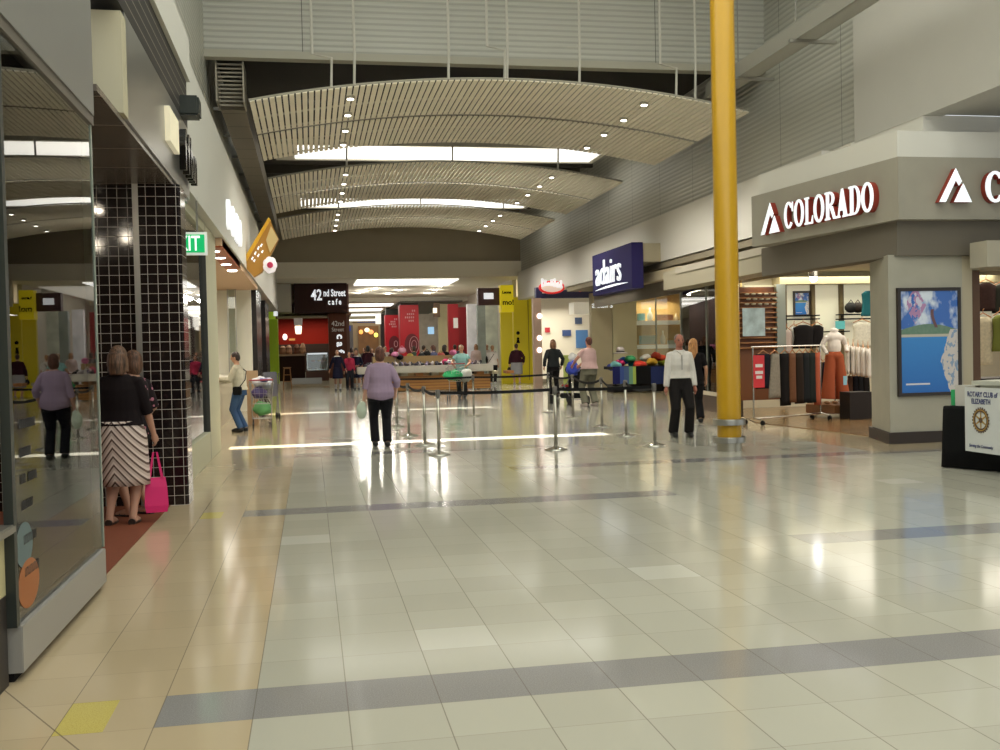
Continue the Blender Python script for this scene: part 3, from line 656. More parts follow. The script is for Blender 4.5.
# projecting display window nearest the column
t=thing('display_window','low glazed display window on a dark plinth, left of the yellow column','display window',(0,0,0))
b=MB(); b.prism([(9.0,20.7),(9.32,21.0),(10.1,25.2),(9.5,25.2)],0,.38); obj('plinth',b,mat('plinth_brown',(.085,.06,.045),.6),t)
b=MB(); b.prism([(8.98,20.65),(9.33,20.95),(10.12,25.25),(9.48,25.25)],.38,.47); obj('display_shelf',b,mat('shelf_cream',(.62,.56,.42),.5),t)
b=MB(); b.prism([(9.0,20.7),(9.01,20.7),(9.51,25.2),(9.5,25.2)],.47,2.96); obj('glass_pane',b,GLASS,t)
b=MB(); b.prism([(9.5,25.2),(9.5,25.22),(10.3,25.22),(10.3,25.2)],.47,2.96); obj('glass_pane',b,GLASS,t)
for (x,y) in ((9.02,20.72),(9.24,22.8),(9.5,25.18),(9.9,25.18)): obj('mullion',MB().box(x-.02,x+.03,y-.03,y+.03,.45,2.96),mat('mullion_steel',(.28,.30,.25),.3,.6),t)
b=MB(); b.prism([(9.30,21.0),(9.34,21.0),(10.12,25.2),(10.07,25.2)],.47,2.96); obj('back_panel',b,mat('window_back_gold',(.55,.42,.19),.6),t)
area('window_light',(9.5,22.4,2.9),.4,4,32,(1,.88,.62))
o=obj('ceramic_vase',MB().lathe([(.02,.47),(.10,.49),(.13,.6),(.10,.68),(.06,.72),(.07,.74)],9.18,21.3,18),mat('dark_ceramic',(.10,.055,.04),.3),smooth=True); tag(o,'round dark brown pot on the window shelf just left of the column','pot')
o=obj('woven_basket',MB().box(9.22,9.46,22.0,22.3,.475,.70),mat('basket_grey',(.22,.19,.16),.8,noise_amt=.3,nscale=60),bevel=.02); tag(o,'square grey woven basket on the window shelf, left of the dark pot','basket')
o=obj('display_plinth',MB().box(9.30,9.44,21.75,21.98,.475,.80).box(9.29,9.45,21.74,21.99,.80,.83),mat('box_cream',(.65,.6,.48),.5)); tag(o,'small cream display block standing behind the dark pot','display block')
o=obj('towel_stack',MB().box(9.30,9.43,21.76,21.96,.832,.93).box(9.305,9.43,21.77,21.95,.932,1.02).box(9.31,9.42,21.77,21.94,1.022,1.10),mat('towel_teal',(.16,.42,.42),.9),bevel=.015); tag(o,'folded teal towels on the cream display block in the window','towels')
# back front of the alcove at Y 36
AY=35.8
t=thing('stone_panel_front','plain sandy stone panel of the homeware shop front below the navy sign','wall panel',(0,0,0))
SANDY=mat('sandy_panel',(.48,.44,.27),.6,noise_amt=.06,nscale=1.5)
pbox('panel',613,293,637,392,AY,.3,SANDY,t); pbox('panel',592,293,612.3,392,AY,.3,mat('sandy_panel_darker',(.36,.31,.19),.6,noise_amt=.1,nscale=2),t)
a=aY(601,305,AY-.02); text('small_lettering','adairs',.34,WHITEL,(a.x-.35,AY-.02,a.z-.1),UX,UZ,t,extrude=.01,sx=1.0)
# stocked shelves in the glazed bay
t=thing('shelf_bay','warm lit shelf bay with two white shelves behind glass in the alcove','shelf unit',(0,0,0))
pbox('back_wall',637,285,692,392,AY+1.0,.1,mat('bay_ochre',(.55,.36,.14),.6),t)
pbox('side_wall',684,285,693,392,AY+.1,.3,mat('bay_side',(.48,.40,.22),.6),t)
for y in (320.5,344.5): pbox('shelf',637,y,683,y+4,AY+.35,.6,mat('shelf_white',(.80,.78,.70),.5,emit=.12),t)
pbox('glass_pane',637,290,692,392,AY,.01,GLASS,t); pbox('mullion',656,285,657.2,392,AY-.03,.05,mat('mullion_steel'),t)
area('alcove_fill',(11.3,30.5,3.62),2.2,7,75,(1,.93,.76)); area('bay_light',(aY(662,300,AY).x,AY+.5,3.3),1.6,.5,28,(1,.86,.6))  # first lamp is added, with no fitting, to brighten the alcove
def stock(nm,px,py,w_,h_,c,label,cat,Y=AY+.6,rnd=0):
    m=mat('stock_%.2f_%.2f_%.2f'%c,c,.5)
    a=aY(px,py,Y)
    if rnd: 
        b=MB().lathe([(.02,0),(w_*.4,.01),(w_*.5,h_*.3),(w_*.45,h_*.5),(w_*.15,h_*.75),(w_*.18,h_)],0,0,14)
    else: b=MB().box(-w_/2,w_/2,-.12,.12,0,h_)
    o=obj(nm,b,m,smooth=bool(rnd)); o.location=(a.x,Y,a.z); return tag(o,label,cat)
stock('storage_box',641,320.5,.24,.26,(.15,.42,.50),'turquoise storage box at the left end of the upper lit shelf','box')
stock('silver_vase',650,320.5,.22,.48,(.62,.60,.56),'silver necked vase on the upper lit shelf','vase',rnd=1)
stock('ornament_row',664,320.5,.62,.22,(.26,.10,.05),'row of reddish brown boxes on the upper lit shelf','boxes')
stock('glass_jar',676,320.5,.20,.26,(.60,.48,.34),'squat pale jar at the right end of the upper lit shelf','jar',rnd=1)
stock('folded_blanket',648,344,.62,.32,(.15,.30,.33),'blue green folded blanket on the lower lit shelf','blanket')
stock('table_lamp',663,344,.20,.50,(.62,.58,.48),'slim pale lamp on the lower lit shelf','lamp',rnd=1)
stock('glass_bowl',673,344,.36,.14,(.58,.62,.52),'pale greenish bowl on the lower lit shelf','bowl')
# glass bay between shelves and display window
t=thing('glass_screen','tall greenish glass screen with a lit vertical strip right of the shelves','glass screen',(0,0,0))
pbox('screen_wall',693,285,736,400,31,.1,mat('screen_sage',(.33,.34,.24),.5),t)
pbox('glass_pane',686,290,736,404,30,.012,GLASS,t); pbox('lit_strip',686,292,688.2,330,29.9,.03,WHITEL,t)
for x in (694,706,725): pbox('mullion',x,285,x+1.5,404,29.9,.05,mat('mullion_steel'),t)
o=pbox('wall_lamp',688.5,317,692.5,323,29.85,.1,mat('lamp_shade_glow',(.9,.75,.5),.5,emit=1.2)); tag(o,'small glowing square wall lamp seen right of the lit strip','lamp')
# ---- heaped towel table
t=thing('bargain_table','sale table with hanging dark and blue striped cloths in front of the homeware shop','table',(0,0,0))
TY=33.2
pbox('table_top',613,366,668,369,TY,1.1,BLACK,t); 
for (x0,x1,c) in ((613,620,(.012,.015,.10)),(620,624,(.05,.09,.30)),(624,629,(.07,.12,.26)),(629,633,(.14,.30,.22)),(633,636,(.36,.48,.10)),(636,651,(.008,.008,.010)),(651,668,(.018,.03,.12))):
    pbox('cloth_panel',x0,366.5,x1,384,TY-.05,.05,mat('cloth_%.2f_%.2f_%.2f'%c,c,.9),t)
for x in (615,640,664): pbox('leg',x,384,x+1.5,393,TY+.2,.05,BLACK,t)
pbox('lower_shelf',613,384,667,392,TY+.25,.7,mat('crate_dark',(.03,.022,.02),.8),t)
cols=[(.02,.25,.30,'teal'),(.45,.02,.10,'crimson'),(.02,.10,.35,'blue'),(.55,.05,.03,'red'),(.05,.30,.12,'green'),(.62,.60,.55,'white'),(.50,.30,.03,'mustard'),(.60,.08,.04,'scarlet'),(.02,.32,.36,'aqua'),(.30,.04,.02,'maroon'),(.35,.42,.05,'lime'),(.05,.06,.25,'navy')]
spots_=[(616,364,7),(620,362,6),(624,360,8),(640,363.5,9),(630,358,7),(646,357,8),(652,361,7),(661,357,8),(633,363,6),(656,355,6),(663,361,7),(611,366,5)]
for i,((px,py,ww),(r,g,b_,cn)) in enumerate(zip(spots_,cols)):
    a=aY(px,py,TY+.3+.25*(i%3)); s_=ww*TY/F; bm=MB().ell((0,0,0),(s_*.62,.22,.085),14,8)
    for v in bm.bm.verts: v.co+=Vector((0,0,.035*noise.noise(v.co*9+Vector((i,0,0)))))+Vector((.03*noise.noise(v.co*7),0,0))
    zz=a.z
    o=obj('bundled_towel',bm,mat('towel_'+cn,(r,g,b_),.95),smooth=True); o.location=(a.x,a.y,zz-.03); o.scale=(1.35,1.3,1.5); tag(o,'crumpled %s towel in the heap on the sale table'%cn,'towel','towels heaped on the sale table')
o=thing('sun_hat','pale grey sun hat with a dark band on top of the towel heap','hat',tuple(aY(620.5,352,TY+.5)))
obj('brim',MB().lathe([(.01,-.03),(.26,-.05),(.27,-.04),(.13,.0)],0,0,20),mat('hat_grey',(.42,.38,.38),.9),o,smooth=True); obj('crown',MB().lathe([(.14,-.02),(.13,.12),(.08,.17),(.01,.18)],0,0,18),mat('hat_grey'),o,smooth=True); obj('band',MB().lathe([(.146,-.02),(.146,.03)],0,0,18),BLACK,o)
# ---- next shop: cream walls, oval lit sign, blue reds
t=thing('travel_shop_front','cream walled open shop front with a navy header, beyond the sandy panels','shop front',(0,0,0))
SY=40.0
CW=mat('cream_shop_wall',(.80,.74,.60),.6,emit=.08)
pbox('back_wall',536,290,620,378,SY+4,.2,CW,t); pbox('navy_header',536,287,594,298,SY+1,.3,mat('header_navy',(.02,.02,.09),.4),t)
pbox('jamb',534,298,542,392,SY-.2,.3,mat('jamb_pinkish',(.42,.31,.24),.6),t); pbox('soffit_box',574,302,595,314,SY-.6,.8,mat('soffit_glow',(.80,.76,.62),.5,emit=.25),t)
for y in (316,338,350): 
    a=aY(539.5,y,SY-.24); obj('jamb_lamp',MB().ell(tuple(a),(.10,.03,.10),10,6),mat('jamb_lamp_glow',(1,.8,.7),.5,emit=4),t)
area('travel_shop_light',(aY(565,340,SY).x,SY+2,3.4),3,3,110,(1,.95,.82))
SIGNS=[(545,327.5,550,332.5,(.45,.02,.03),'small red square notice on the cream shop wall'),(562.5,330,571,336,(.05,.09,.25),'wide dark blue notice on the cream shop wall'),(575,317.5,582,324,(.06,.09,.17),'upper blue poster on the cream shop wall'),(576,330,588,348,(.10,.25,.55),'tall light blue poster at the shop doorway')]
for x0,y0,x1,y1,c,l in SIGNS:
    o=pbox('wall_notice',x0,y0,x1,y1,SY+3.9,.03,mat('notice_%.2f_%.2f'%(c[0],c[2]),c,.5)); tag(o,l,'notice')
t=thing('oval_sign','oval red and white lit sign on the navy header left of the big navy sign','shop sign',tuple(aY(551.5,287.5,37.4)))
def oval(rx,rz,y,d,m,nm): obj(nm,MB().shape([(rx*cos(a*pi/16),rz*sin(a*pi/16)) for a in range(32)],(0,y,0),UX,UZ,(0,-1,0),d),m,t)
oval(.50,.25,0,.08,mat('oval_red',(.55,.02,.02),.4,emit=.4,ecol=(.8,.02,.02)),'oval_plate'); oval(.42,.18,-.08,.02,mat('oval_cream',(.8,.6,.5),.4,emit=.5),'inner_oval')
b=MB()
for k in range(7): b.box(-.42+.12*k,-.34+.12*k,-.14,-.10,.02+.05*sin(k*.8),.26+.08*sin(k*1.9+1))
obj('raised_lettering',b,WHITEL,t)
a=aY(580,288,SY+.9); o=obj('round_logo',MB().shape([(.16*cos(k*pi/10),.16*sin(k*pi/10)) for k in range(20)],tuple(a),UX,UZ,(0,-1,0),.04),mat('logo_red_glow',(.7,.02,.06),.4,emit=.5,ecol=(.9,.02,.08))); tag(o,'small glowing red roundel on the navy shop header','sign')
# ---- yellow shop
YELW=mat('yellow_shop_paint_glow',(.62,.50,.012),.5,emit=.10)  # yellow paint given a faint glow of its own, though no lamp
t=thing('yellow_shop_wall','bright yellow shop wall with black symbols near the hall end','shop wall',(0,0,0))
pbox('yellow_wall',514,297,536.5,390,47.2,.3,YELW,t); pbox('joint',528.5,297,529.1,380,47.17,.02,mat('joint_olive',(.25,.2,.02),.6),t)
for (px,py,r) in ((518,333,.085),(518,338.5,.06)):
    a=aY(px,py,47.17); obj('symbol',MB().shape([(r*cos(k*pi/8),r*sin(k*pi/8)) for k in range(16)],tuple(a),UX,UZ,(0,-1,0),.02),BLACK,t)
a=aY(518,338.5,47.17); obj('symbol',MB().shape([(-.09,-.22),(.09,-.22),(.03,.04),(-.03,.04)],tuple(a),UX,UZ,(0,-1,0),.02),BLACK,t)
t=thing('yellow_blade_sign','yellow pillar sign with black lettering at the edge of the yellow shop','shop sign',(0,0,0))
pbox('pillar',501.5,312,513,390,46.9,.25,YELW,t); pbox('sign_box',501,285,513.5,312,46.4,.6,mat('yellow_sign_glow',(.70,.56,.01),.5,emit=.35),t)
a=aY(502.3,293.5,46.37); text('lettering','Leona',.17,BLACK,(a.x,46.37,a.z),UX,UZ,t,extrude=.01,bold=.008); text('lettering','mo!',.34,BLACK,(a.x,46.37,a.z-.52),UX,UZ,t,extrude=.01,bold=.008)
# ================================================================== CORNER SHOP STOCK (clothes)
def garment(kind,w_,h_,c,seedv=0,depth=.07):
    """hanging cloth with a few folds; local top at z=0"""
    b=MB(); n=14; rows=9
    def prof(f):
        if kind=='trousers': return 1.0 if f<.1 else .92+.12*f
        if kind=='skirt': return .62+.55*f
        if kind=='shirt': return (.35+.65*min(1,f/.08)) if f<.08 else 1-.10*sin(pi*min(1,(f-.08)/.9))
        return 1
    rs=[]
    for j in range(rows+1):
        f=j/rows; q=prof(f)*w_/2; z=-h_*f; ring=[]
        for k in range(n):
            a=2*pi*k/n; x=q*cos(a); y=depth*.5*sin(a)*(1+.45*sin(5*cos(a)*2.2+seedv)*f)
            ring.append((x+.012*sin(seedv+4*f),y,z))
        rs.append(ring)
    b.rings(rs); return b
def hanging(name,loc,rz,kind,w_,h_,c,label,cat='garment',group=None,depth=.07,seedv=0,nz=None,hook=True):
    t=thing(name,label,cat,loc,rz,group)
    m=mat('fabric_%.2f_%.2f_%.2f'%c if not nz else 'fabric_n_%.2f_%.2f_%.2f'%c,c,.9,noise_amt=nz or 0,nscale=25)
    obj('cloth',garment(kind,w_,h_,c,seedv,depth),m,t,smooth=True)
    if hook:
        obj('hanger',MB().tube([(-w_*.42,0,-.01),(0,0,.07),(w_*.42,0,-.01)],.010,6).tube([(0,0,.07),(0,0,.12),(.025,0,.14)],.006,6),mat('hanger_wood',(.48,.20,.06),.5),t)
    return t
# rolling rack in the doorway
RY=16.9; ra=fl(762,424); RX_=8.72
rk=thing('clothes_rack','chrome rolling rack of trousers and skirts standing in the shop doorway','clothes rack',(8.42,18.35,0),R(22))
L_=1.85
obj('top_rail',MB().tube([(-.12,0,1.50),(L_,0,1.50)],.015,8),CHROME,rk)
obj('base_rail',MB().tube([(-.08,0,.12),(L_,0,.12)],.018,8),CHROME,rk)
for x in (-.08,L_-.02):
    e=obj('end_frame',MB().tube([(x,0,1.50),(x,0,.12)],.015,8).tube([(x,-.22,.09),(x,0,.14),(x,.22,.09)],.014,8),CHROME,rk)
    for y in (-.22,.22): obj('castor',MB().tube([(x-.02,y,.045),(x+.02,y,.045)],.045,12).box(x-.008,x+.008,y-.015,y+.015,.05,.10),BLACK,e)
M4=Matrix.Translation(rk.location)@Matrix.Rotation(R(22),4,'Z')
items=[('trousers',.34,.62,(.015,.015,.03),'navy folded trousers at the left end of the rolling rack',0),('skirt',.34,.80,(.28,.25,.20),'pale patterned flared skirt on the rolling rack',.35),('trousers',.24,.95,(.015,.012,.012),'black trousers next to the pale skirt on the rolling rack',0),('trousers',.22,.90,(.16,.07,.035),'rust brown trousers in the middle of the rolling rack',.2),('trousers',.22,.93,(.05,.03,.02),'dark brown trousers right of the rust brown pair',0),('trousers',.22,.92,(.02,.025,.03),'charcoal trousers near the right end of the rolling rack',0),('trousers',.2,.93,(.03,.04,.035),'dark green black trousers near the right end of the rack',0),('trousers',.16,.98,(.42,.10,.05),'coral red trousers last at the right end of the rack',0)]
xs=[.20,.52,.80,1.02,1.22,1.40,1.57,1.74]
for i,(k,w_,h_,c,l,nz) in enumerate(items):
    p=M4@Vector((xs[i],0,1.36)); hanging(k if k=='trousers' else 'skirt',tuple(p),R(22+(14 if i%2 else 4)),k,w_*1.3,h_*1.08,c,l,k,'garments on the rolling rack',.10,i*1.3,nz or None)
p=M4@Vector((-.03,-.10,1.34)); s_=thing('sale_sign','narrow red sale card with white print at the left end of the rack','sign',tuple(p),R(8))
obj('card',MB().box(-.12,.12,-.006,.006,-.62,0),mat('sale_red',(.60,.03,.04),.5,emit=.05),s_)
for k,(z,w_) in enumerate(((-.20,.16),(-.33,.17),(-.42,.13))): obj('print_line',MB().box(-w_/2,w_/2,-.010,-.006,z-.03,z+.03),mat('print_white',(.8,.75,.72),.6),s_)
# wall bays: panels, posts, shelves
BW=23.15
t=thing('wall_bay','lit white wall bays with dark gold posts on the shop back wall','wall shelving',(0,0,0))
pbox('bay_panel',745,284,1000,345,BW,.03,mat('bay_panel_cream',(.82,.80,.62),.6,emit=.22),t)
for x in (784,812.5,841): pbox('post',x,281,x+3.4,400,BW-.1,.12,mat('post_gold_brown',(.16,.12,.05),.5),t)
pbox('cornice',780,276,1000,283,BW-.4,.5,mat('bay_cornice',(.50,.44,.28),.6),t)
for (x0,x1,y) in ((785,820,315),(785,820,318.5),(843,880,313.5),(843,880,318),(816,850,331),(960,1000,303),(960,1000,308)): pbox('rail',x0,y,x1,y+1.1,BW-.45,.35,BLACK,t)
poster(tuple(aY(795,314.5,BW-.02)),.36,.52,'small blue beach poster on the shop back wall',.03)
area('bay_wash',(12.8,22.6,3.2),8,.3,60,(1,.95,.75))
# slatted timber rack with shoes at the left of the shop
t=thing('slatted_display','brown timber display with rows of small pale shoes behind the yellow column','display rack',(0,0,0))
DY=20.6
pbox('backboard',740,287,779,400,DY,.06,mat('board_brown',(.17,.06,.02),.5),t)
for y in range(292,352,5): pbox('ledge',741,y,778,y+1.2,DY-.1,.1,mat('ledge_orange',(.40,.17,.05),.5),t)
for i in range(22):
    px=747+6.5*(i%5)+1.5*((i//5)%2); py=294+5*(i//5) + (20 if i>14 else 0); a=aY(px,py,DY-.16)
    o=obj('shoe',MB().ell((0,0,0),(.055,.05,.022),8,5),mat('shoe_pale',(.62,.56,.42),.6)); o.location=a; tag(o,'tiny pale shoe on the brown slatted display behind the column','shoe','shoes on the slatted display')
t=thing('shop_poster_stand','upright poster of pale shirts and blue sea beside the brown display','poster',(0,0,0))
pp=MC.get('poster_print'); pbox('print',743,308,765,336,DY-.35,.02,mat('print_pale_blue',(.40,.50,.50),.5,noise_amt=.7,nscale=5,emit=.1),t)
pbox('dark_mullion',777,284,786,372,DY-.1,.12,mat('mullion_steel'),t)
# tops on rails and shelves
a=lambda px,py,Y:tuple(aY(px,py,Y))
hanging('vest_top',a(803,325,20.9),0,'shirt',.50,.52,(.012,.01,.012),'black vest top hanging facing out in the shop','top',depth=.16)
hanging('vest_top',a(817,325,20.95),0,'shirt',.30,.50,(.014,.012,.014),'second black top half behind the first','top',depth=.16)
hanging('blouse',a(786.5,330,21.0),0,'shirt',.26,.52,(.55,.45,.40),'pale pink blouse hanging left of the black tops','top',depth=.14)
hanging('blouse',a(794,327,21.2),0,'shirt',.26,.46,(.50,.52,.50),'pale grey blouse between the pink blouse and black tops','top',depth=.12)
hanging('blouse',a(862,322,21.8),0,'shirt',.52,.58,(.62,.60,.50),'cream patterned blouse hanging high beside the pillar','top',depth=.16,nz=.3)
for i in range(5):
    hanging('blouse',a(848+5*i,345+i*.8,20.2-.1*i),R(62),'shirt',.34,.62,(.74,.70,.64),['white blouse nearest the mannequin on the white rail','second white blouse on the white rail','middle white blouse on the white rail','fourth white blouse on the white rail','white blouse at the pillar end of the white rail'][i],'top','white blouses on one rail',.10,i)
hanging('dress',a(868,291,22.4),0,'shirt',.36,.60,(.02,.14,.17),'teal dress on a bust form high by the pillar','dress',depth=.16,hook=False)
# lower rail of trousers behind
for i,(px,c,l) in enumerate(((816,(.14,.09,.05),'brown trousers on the low rail behind the coral pair'),(821,(.10,.08,.05),'olive brown trousers on the low rail'),(825,(.02,.02,.04),'navy trousers on the low rail beside the mannequin'),(851,(.08,.04,.025),'dark brown trousers right of the mannequin'),(856,(.012,.012,.02),'black trousers on the right low rail'),(861,(.018,.02,.025),'charcoal trousers on the right low rail'),(866,(.012,.01,.012),'black trousers next to the pillar'))):
    hanging('trousers',a(px,362+ (14 if px>845 else 0),20.3),R(30),'trousers',.24,.66,c,l,'trousers','trousers on the low rails',.1,i)
pbox('low_rail_stand',850,392,872,424,18.6,.4,mat('stand_dark',(.03,.02,.018),.6)); o=bpy.data.objects['low_rail_stand']; tag(o,'dark low stand beside the pillar inside the shop','stand')
# mannequin
mq=thing('mannequin','headless mannequin in a white blouse and rust red wide trousers','mannequin',tuple(fl(835,410))); 
ml=mq.location; mq.location=(aY(835,395,19.6).x,19.6,.30)
b=MB()
b.tube([(-.09,0,1.0),(-.13,0,.5),(-.16,0,.08)],[.10,.12,.15],14).tube([(.09,0,1.0),(.14,0,.5),(.18,0,.08)],[.10,.12,.15],14).ell((0,0,.98),(.17,.12,.14))
obj('wide_trousers',fuse(b,'wide_trousers',mat('rust_cloth',(.36,.085,.035),.85),.014),None,mq)
b=MB(); b.ell((0,0,1.18),(.15,.11,.24)).ell((0,0,1.36),(.20,.10,.12)).tube([(-.17,0,1.38),(-.27,.02,1.20),(-.22,-.10,1.02)],[.06,.05,.045],10).tube([(.17,0,1.38),(.27,.02,1.2),(.24,-.08,1.05)],[.06,.05,.045],10).ell((0,0,1.50),(.09,.07,.06))
obj('blouse',fuse(b,'blouse',mat('mannequin_white',(.78,.72,.66),.8),.014),None,mq)
obj('stand',MB().lathe([(.0,-.0),(.14,.0),(.14,.02),(.02,.03),(.02,.3)],0,0,16),CHROME,mq)
o=obj('display_podium',MB().lathe([(.62,.10),(.66,.12),(.66,.28),(.62,.30)],mq.location.x,19.6,6),mat('podium_wood',(.20,.085,.03),.45)); tag(o,'six sided low brown wooden podium under the mannequin','podium')
for k,(x,l) in enumerate(((-.42,'left brown sandal on the wooden podium'),(-.25,'right brown sandal on the wooden podium'))):
    o=obj('sandal',MB().ell((0,0,0),(.05,.11,.03),10,6),mat('sandal_tan',(.25,.12,.05),.6)); o.location=(mq.location.x+x,19.15,.335); tag(o,l,'sandal')
# shoes and cards on shelves
for (px,py,c,l) in ((851,313,(.02,.02,.02),'black shoulder bag on the high shelf near the pillar'),(858,313,(.05,.03,.02),'dark brown bag on the high shelf, next to the black one')):
    p=aY(px,py,BW-.3); b=MB().ell((0,0,.13),(.17,.08,.13),12,8).tube([(-.1,0,.2),(0,0,.32),(.1,0,.2)],.012,6); o=obj('shoulder_bag',b,mat('bag_%.2f'%c[0],c,.6),smooth=True); o.location=p; tag(o,l,'bag')
o=pbox('price_card',835.5,321,845,329,BW-.5,.01,mat('card_turquoise',(.10,.45,.45),.5,emit=.2)); tag(o,'turquoise price card on the shop back shelf','card')
o=pbox('price_card',843.5,376,847,385,19.2,.01,mat('card_pale_blue',(.25,.5,.6),.5,emit=.1)); tag(o,'small pale blue tag right of the mannequin','card')
# side window stock, right of the poster
hanging('vest_top',a(986,283,16.2),0,'shirt',.40,.50,(.05,.02,.015),'dark patterned vest top in the side window, upper row','top',depth=.14,nz=.5)
hanging('vest_top',a(1002,285,16.2),0,'shirt',.40,.50,(.03,.03,.02),'dark vest top cut by the picture edge, upper row','top',depth=.14)
hanging('blouse',a(983,317,15.6),0,'shirt',.38,.82,(.70,.60,.42),'cream blouse with leaf pattern in the side window','top',depth=.16,nz=.3)
hanging('jacket',a(1000,315,15.5),0,'shirt',.30,.62,(.20,.22,.05),'olive green jacket at the right edge of the side window','jacket',depth=.16)
pbox('window_rail',975,305,1010,306.5,16.3,.03,BLACK); tag(bpy.data.objects['window_rail'],'black rail across the side window between the two rows of clothes','rail')
pbox('window_bench',976,378,1030,430,15.6,.8,mat('bench_dark',(.035,.02,.012),.6)); tag(bpy.data.objects['window_bench'],'dark low bench below the clothes in the side window','bench')
for k,(x,y,z) in enumerate(((10.6,17.2,3.27),(11.3,18.9,3.27),(12.0,16.4,3.27),(11.9,18.2,3.27),(12.6,17.6,3.27),(10.2,18.6,3.27),(13.0,19.4,3.27),(13.4,17.8,3.27),(11.1,15.6,3.27))):
    o=obj('recessed_lamp',MB().lathe([(.0,z),(.075,z),(.09,z+.01),(.09,z+.03)],x,y,12),SPOT); tag(o,'small round recessed lamp in the clothes shop ceiling','ceiling lamp','recessed lamps of the clothes shop')
t=thing('track_spotlight','bright track spotlight glaring from the clothes shop ceiling','spotlight',tuple(aY(813,278,19.5)))
obj('head',MB().lathe([(.03,0),(.09,.02),(.09,.14),(.05,.17)],0,0,14),CHROME,t); obj('lens',MB().ell((0,-.02,0),(.085,.05,.085),12,8),mat('spot_glare',(1,1,1),.5,emit=25),t)
# ================================================================== CLUB TABLE, lower right
tb=thing('cloth_covered_table','table under a black cloth at the right edge of the picture','table',(0,0,0))
A=Vector((7.52,11.14,0)); D=(Vector((7.86,10.36,0))-A).normalized(); Nn=Vector((-D.y,D.x,0)); 
if Nn.x<0: Nn=-Nn
def pr(A_,l,w_): return [(A_+D*0).to_2d()[:],(A_+D*l).to_2d()[:],(A_+D*l+Nn*w_).to_2d()[:],(A_+Nn*w_).to_2d()[:]]
b=MB(); rs=[]
per=[]
Lt,Wt=1.8,.75
for k in range(24): per.append((Lt*k/24,0,0,-1))
for k in range(10): per.append((Lt,Wt*k/10,1,0))
for k in range(24): per.append((Lt-Lt*k/24,Wt,0,1))
for k in range(10): per.append((0,Wt-Wt*k/10,-1,0))
for z,out in ((.01,.05),(.25,.03),(.5,.015),(.70,.0),(.735,-.01),(.745,-.04)):
    ring=[]
    for i,(u,v,nu,nv) in enumerate(per):
        wv=.018*sin(i*1.9)*(1-z/.75); q=A+D*(u+nu*(out+wv))+Nn*(v+nv*(out+wv)); ring.append((q.x,q.y,z))
    rs.append(ring)
obj('table_cloth',b.rings(rs),mat('table_cloth_black',(.006,.006,.007),.9),tb,smooth=True)
bn=thing('club_banner','white board with navy lettering and a cog wheel emblem, leaning on the black cloth','banner',(0,0,0))
Xb=7.44; D=Vector((.02,-1,0)).normalized(); un=D.cross(Vector((0,0,1))); y0b=aX(965,420,Xb).y; pa=Vector((Xb,y0b,0))
zb0=aX(965,450.5,Xb).z; zb1=aX(965,387,Xb).z; Hb=zb1-zb0
WB_=mat('banner_white',(.62,.64,.64),.5)
obj('board',MB().shape([(0,0),(.95,0),(.95,Hb),(0,Hb)],(pa.x,pa.y,zb0),tuple(D),UZ,tuple(-un),.008),WB_,bn)
BLU=mat('banner_navy',(.03,.04,.16),.6)
q=pa+un*.003+Vector((0,0,zb0))
text('lettering','ROTARY CLUB of',.082,BLU,tuple(q+D*.05+Vector((0,0,Hb-.105))),tuple(D),UZ,bn,extrude=.001,bold=.0015,sx=.80); text('lettering','ELIZABETH',.082,BLU,tuple(q+D*.12+Vector((0,0,Hb-.185))),tuple(D),UZ,bn,extrude=.001,bold=.0015,sx=.80)
text('lettering','Serving the Community',.05,BLU,tuple(q+D*.07+Vector((0,0,.055))),tuple(D),UZ,bn,extrude=.001,bold=.0005,shear=.3,sx=.85)
gc=q+D*.28+Vector((0,0,Hb*.5)); N_=24; po=[]; 
pin=[(.105*cos(-2*pi*k/40),.105*sin(-2*pi*k/40)) for k in range(41)]
def annulus(r0,r1,o_,m,nm,teeth=False,d_=.004):
    n=96; b=MB(); 
    out=[];inn=[]
    for k in range(n):
        a_=2*pi*k/n; r_=r1*(1.0 if not teeth or (k%4) in (0,1) else .87); out.append((r_*cos(a_),r_*sin(a_))); inn.append((r0*cos(a_),r0*sin(a_)))
    for k in range(n):
        k2=(k+1)%n; b.shape([out[k],out[k2],inn[k2],inn[k]],tuple(o_),tuple(D),UZ,tuple(un),d_)
    return obj(nm,b,m,bn)
GOLD=mat('emblem_gold',(.42,.26,.05),.5)
em=annulus(.095,.148,gc,mat('emblem_dark',(.09,.045,.03),.5),'cog_wheel',True); annulus(.112,.122,gc+un*.0045,GOLD,'gold_ring',False,.002)
b=MB()
for k in range(6):
    a_=pi/6+pi/3*k; c_,s2=cos(a_),sin(a_); b.shape([(c_*.02-s2*.011,s2*.02+c_*.011),(c_*.02+s2*.011,s2*.02-c_*.011),(c_*.098+s2*.006,s2*.098-c_*.006),(c_*.098-s2*.006,s2*.098+c_*.006)],tuple(gc),tuple(D),UZ,tuple(un),.003)
obj('spokes',b,GOLD,bn); obj('hub',MB().shape([(.03*cos(k*pi/8),.03*sin(k*pi/8)) for k in range(16)],tuple(gc),tuple(D),UZ,tuple(un),.005),mat('emblem_dark'),bn)
D=(Vector((7.86,10.36,0))-A).normalized()
o=obj('paper_box',MB().shape([(0,0),(.26,0),(.26,.245),(0,.245)],tuple(A+D*.10+Nn*.10+Vector((0,0,.745))),tuple(D),UZ,tuple(Nn),.16),mat('paper_grey',(.50,.48,.44),.7)); tag(o,'grey white carton standing on the black cloth, left of the banner','box')
o=obj('green_folder',MB().shape([(0,0),(.075,0),(.075,.19),(0,.19)],tuple(A+D*.02+Nn*.14+Vector((0,0,.745))),tuple(D),UZ,tuple(Nn),.16),mat('folder_green',(.02,.36,.12),.5)); tag(o,'bright green folder standing beside the grey carton','folder')
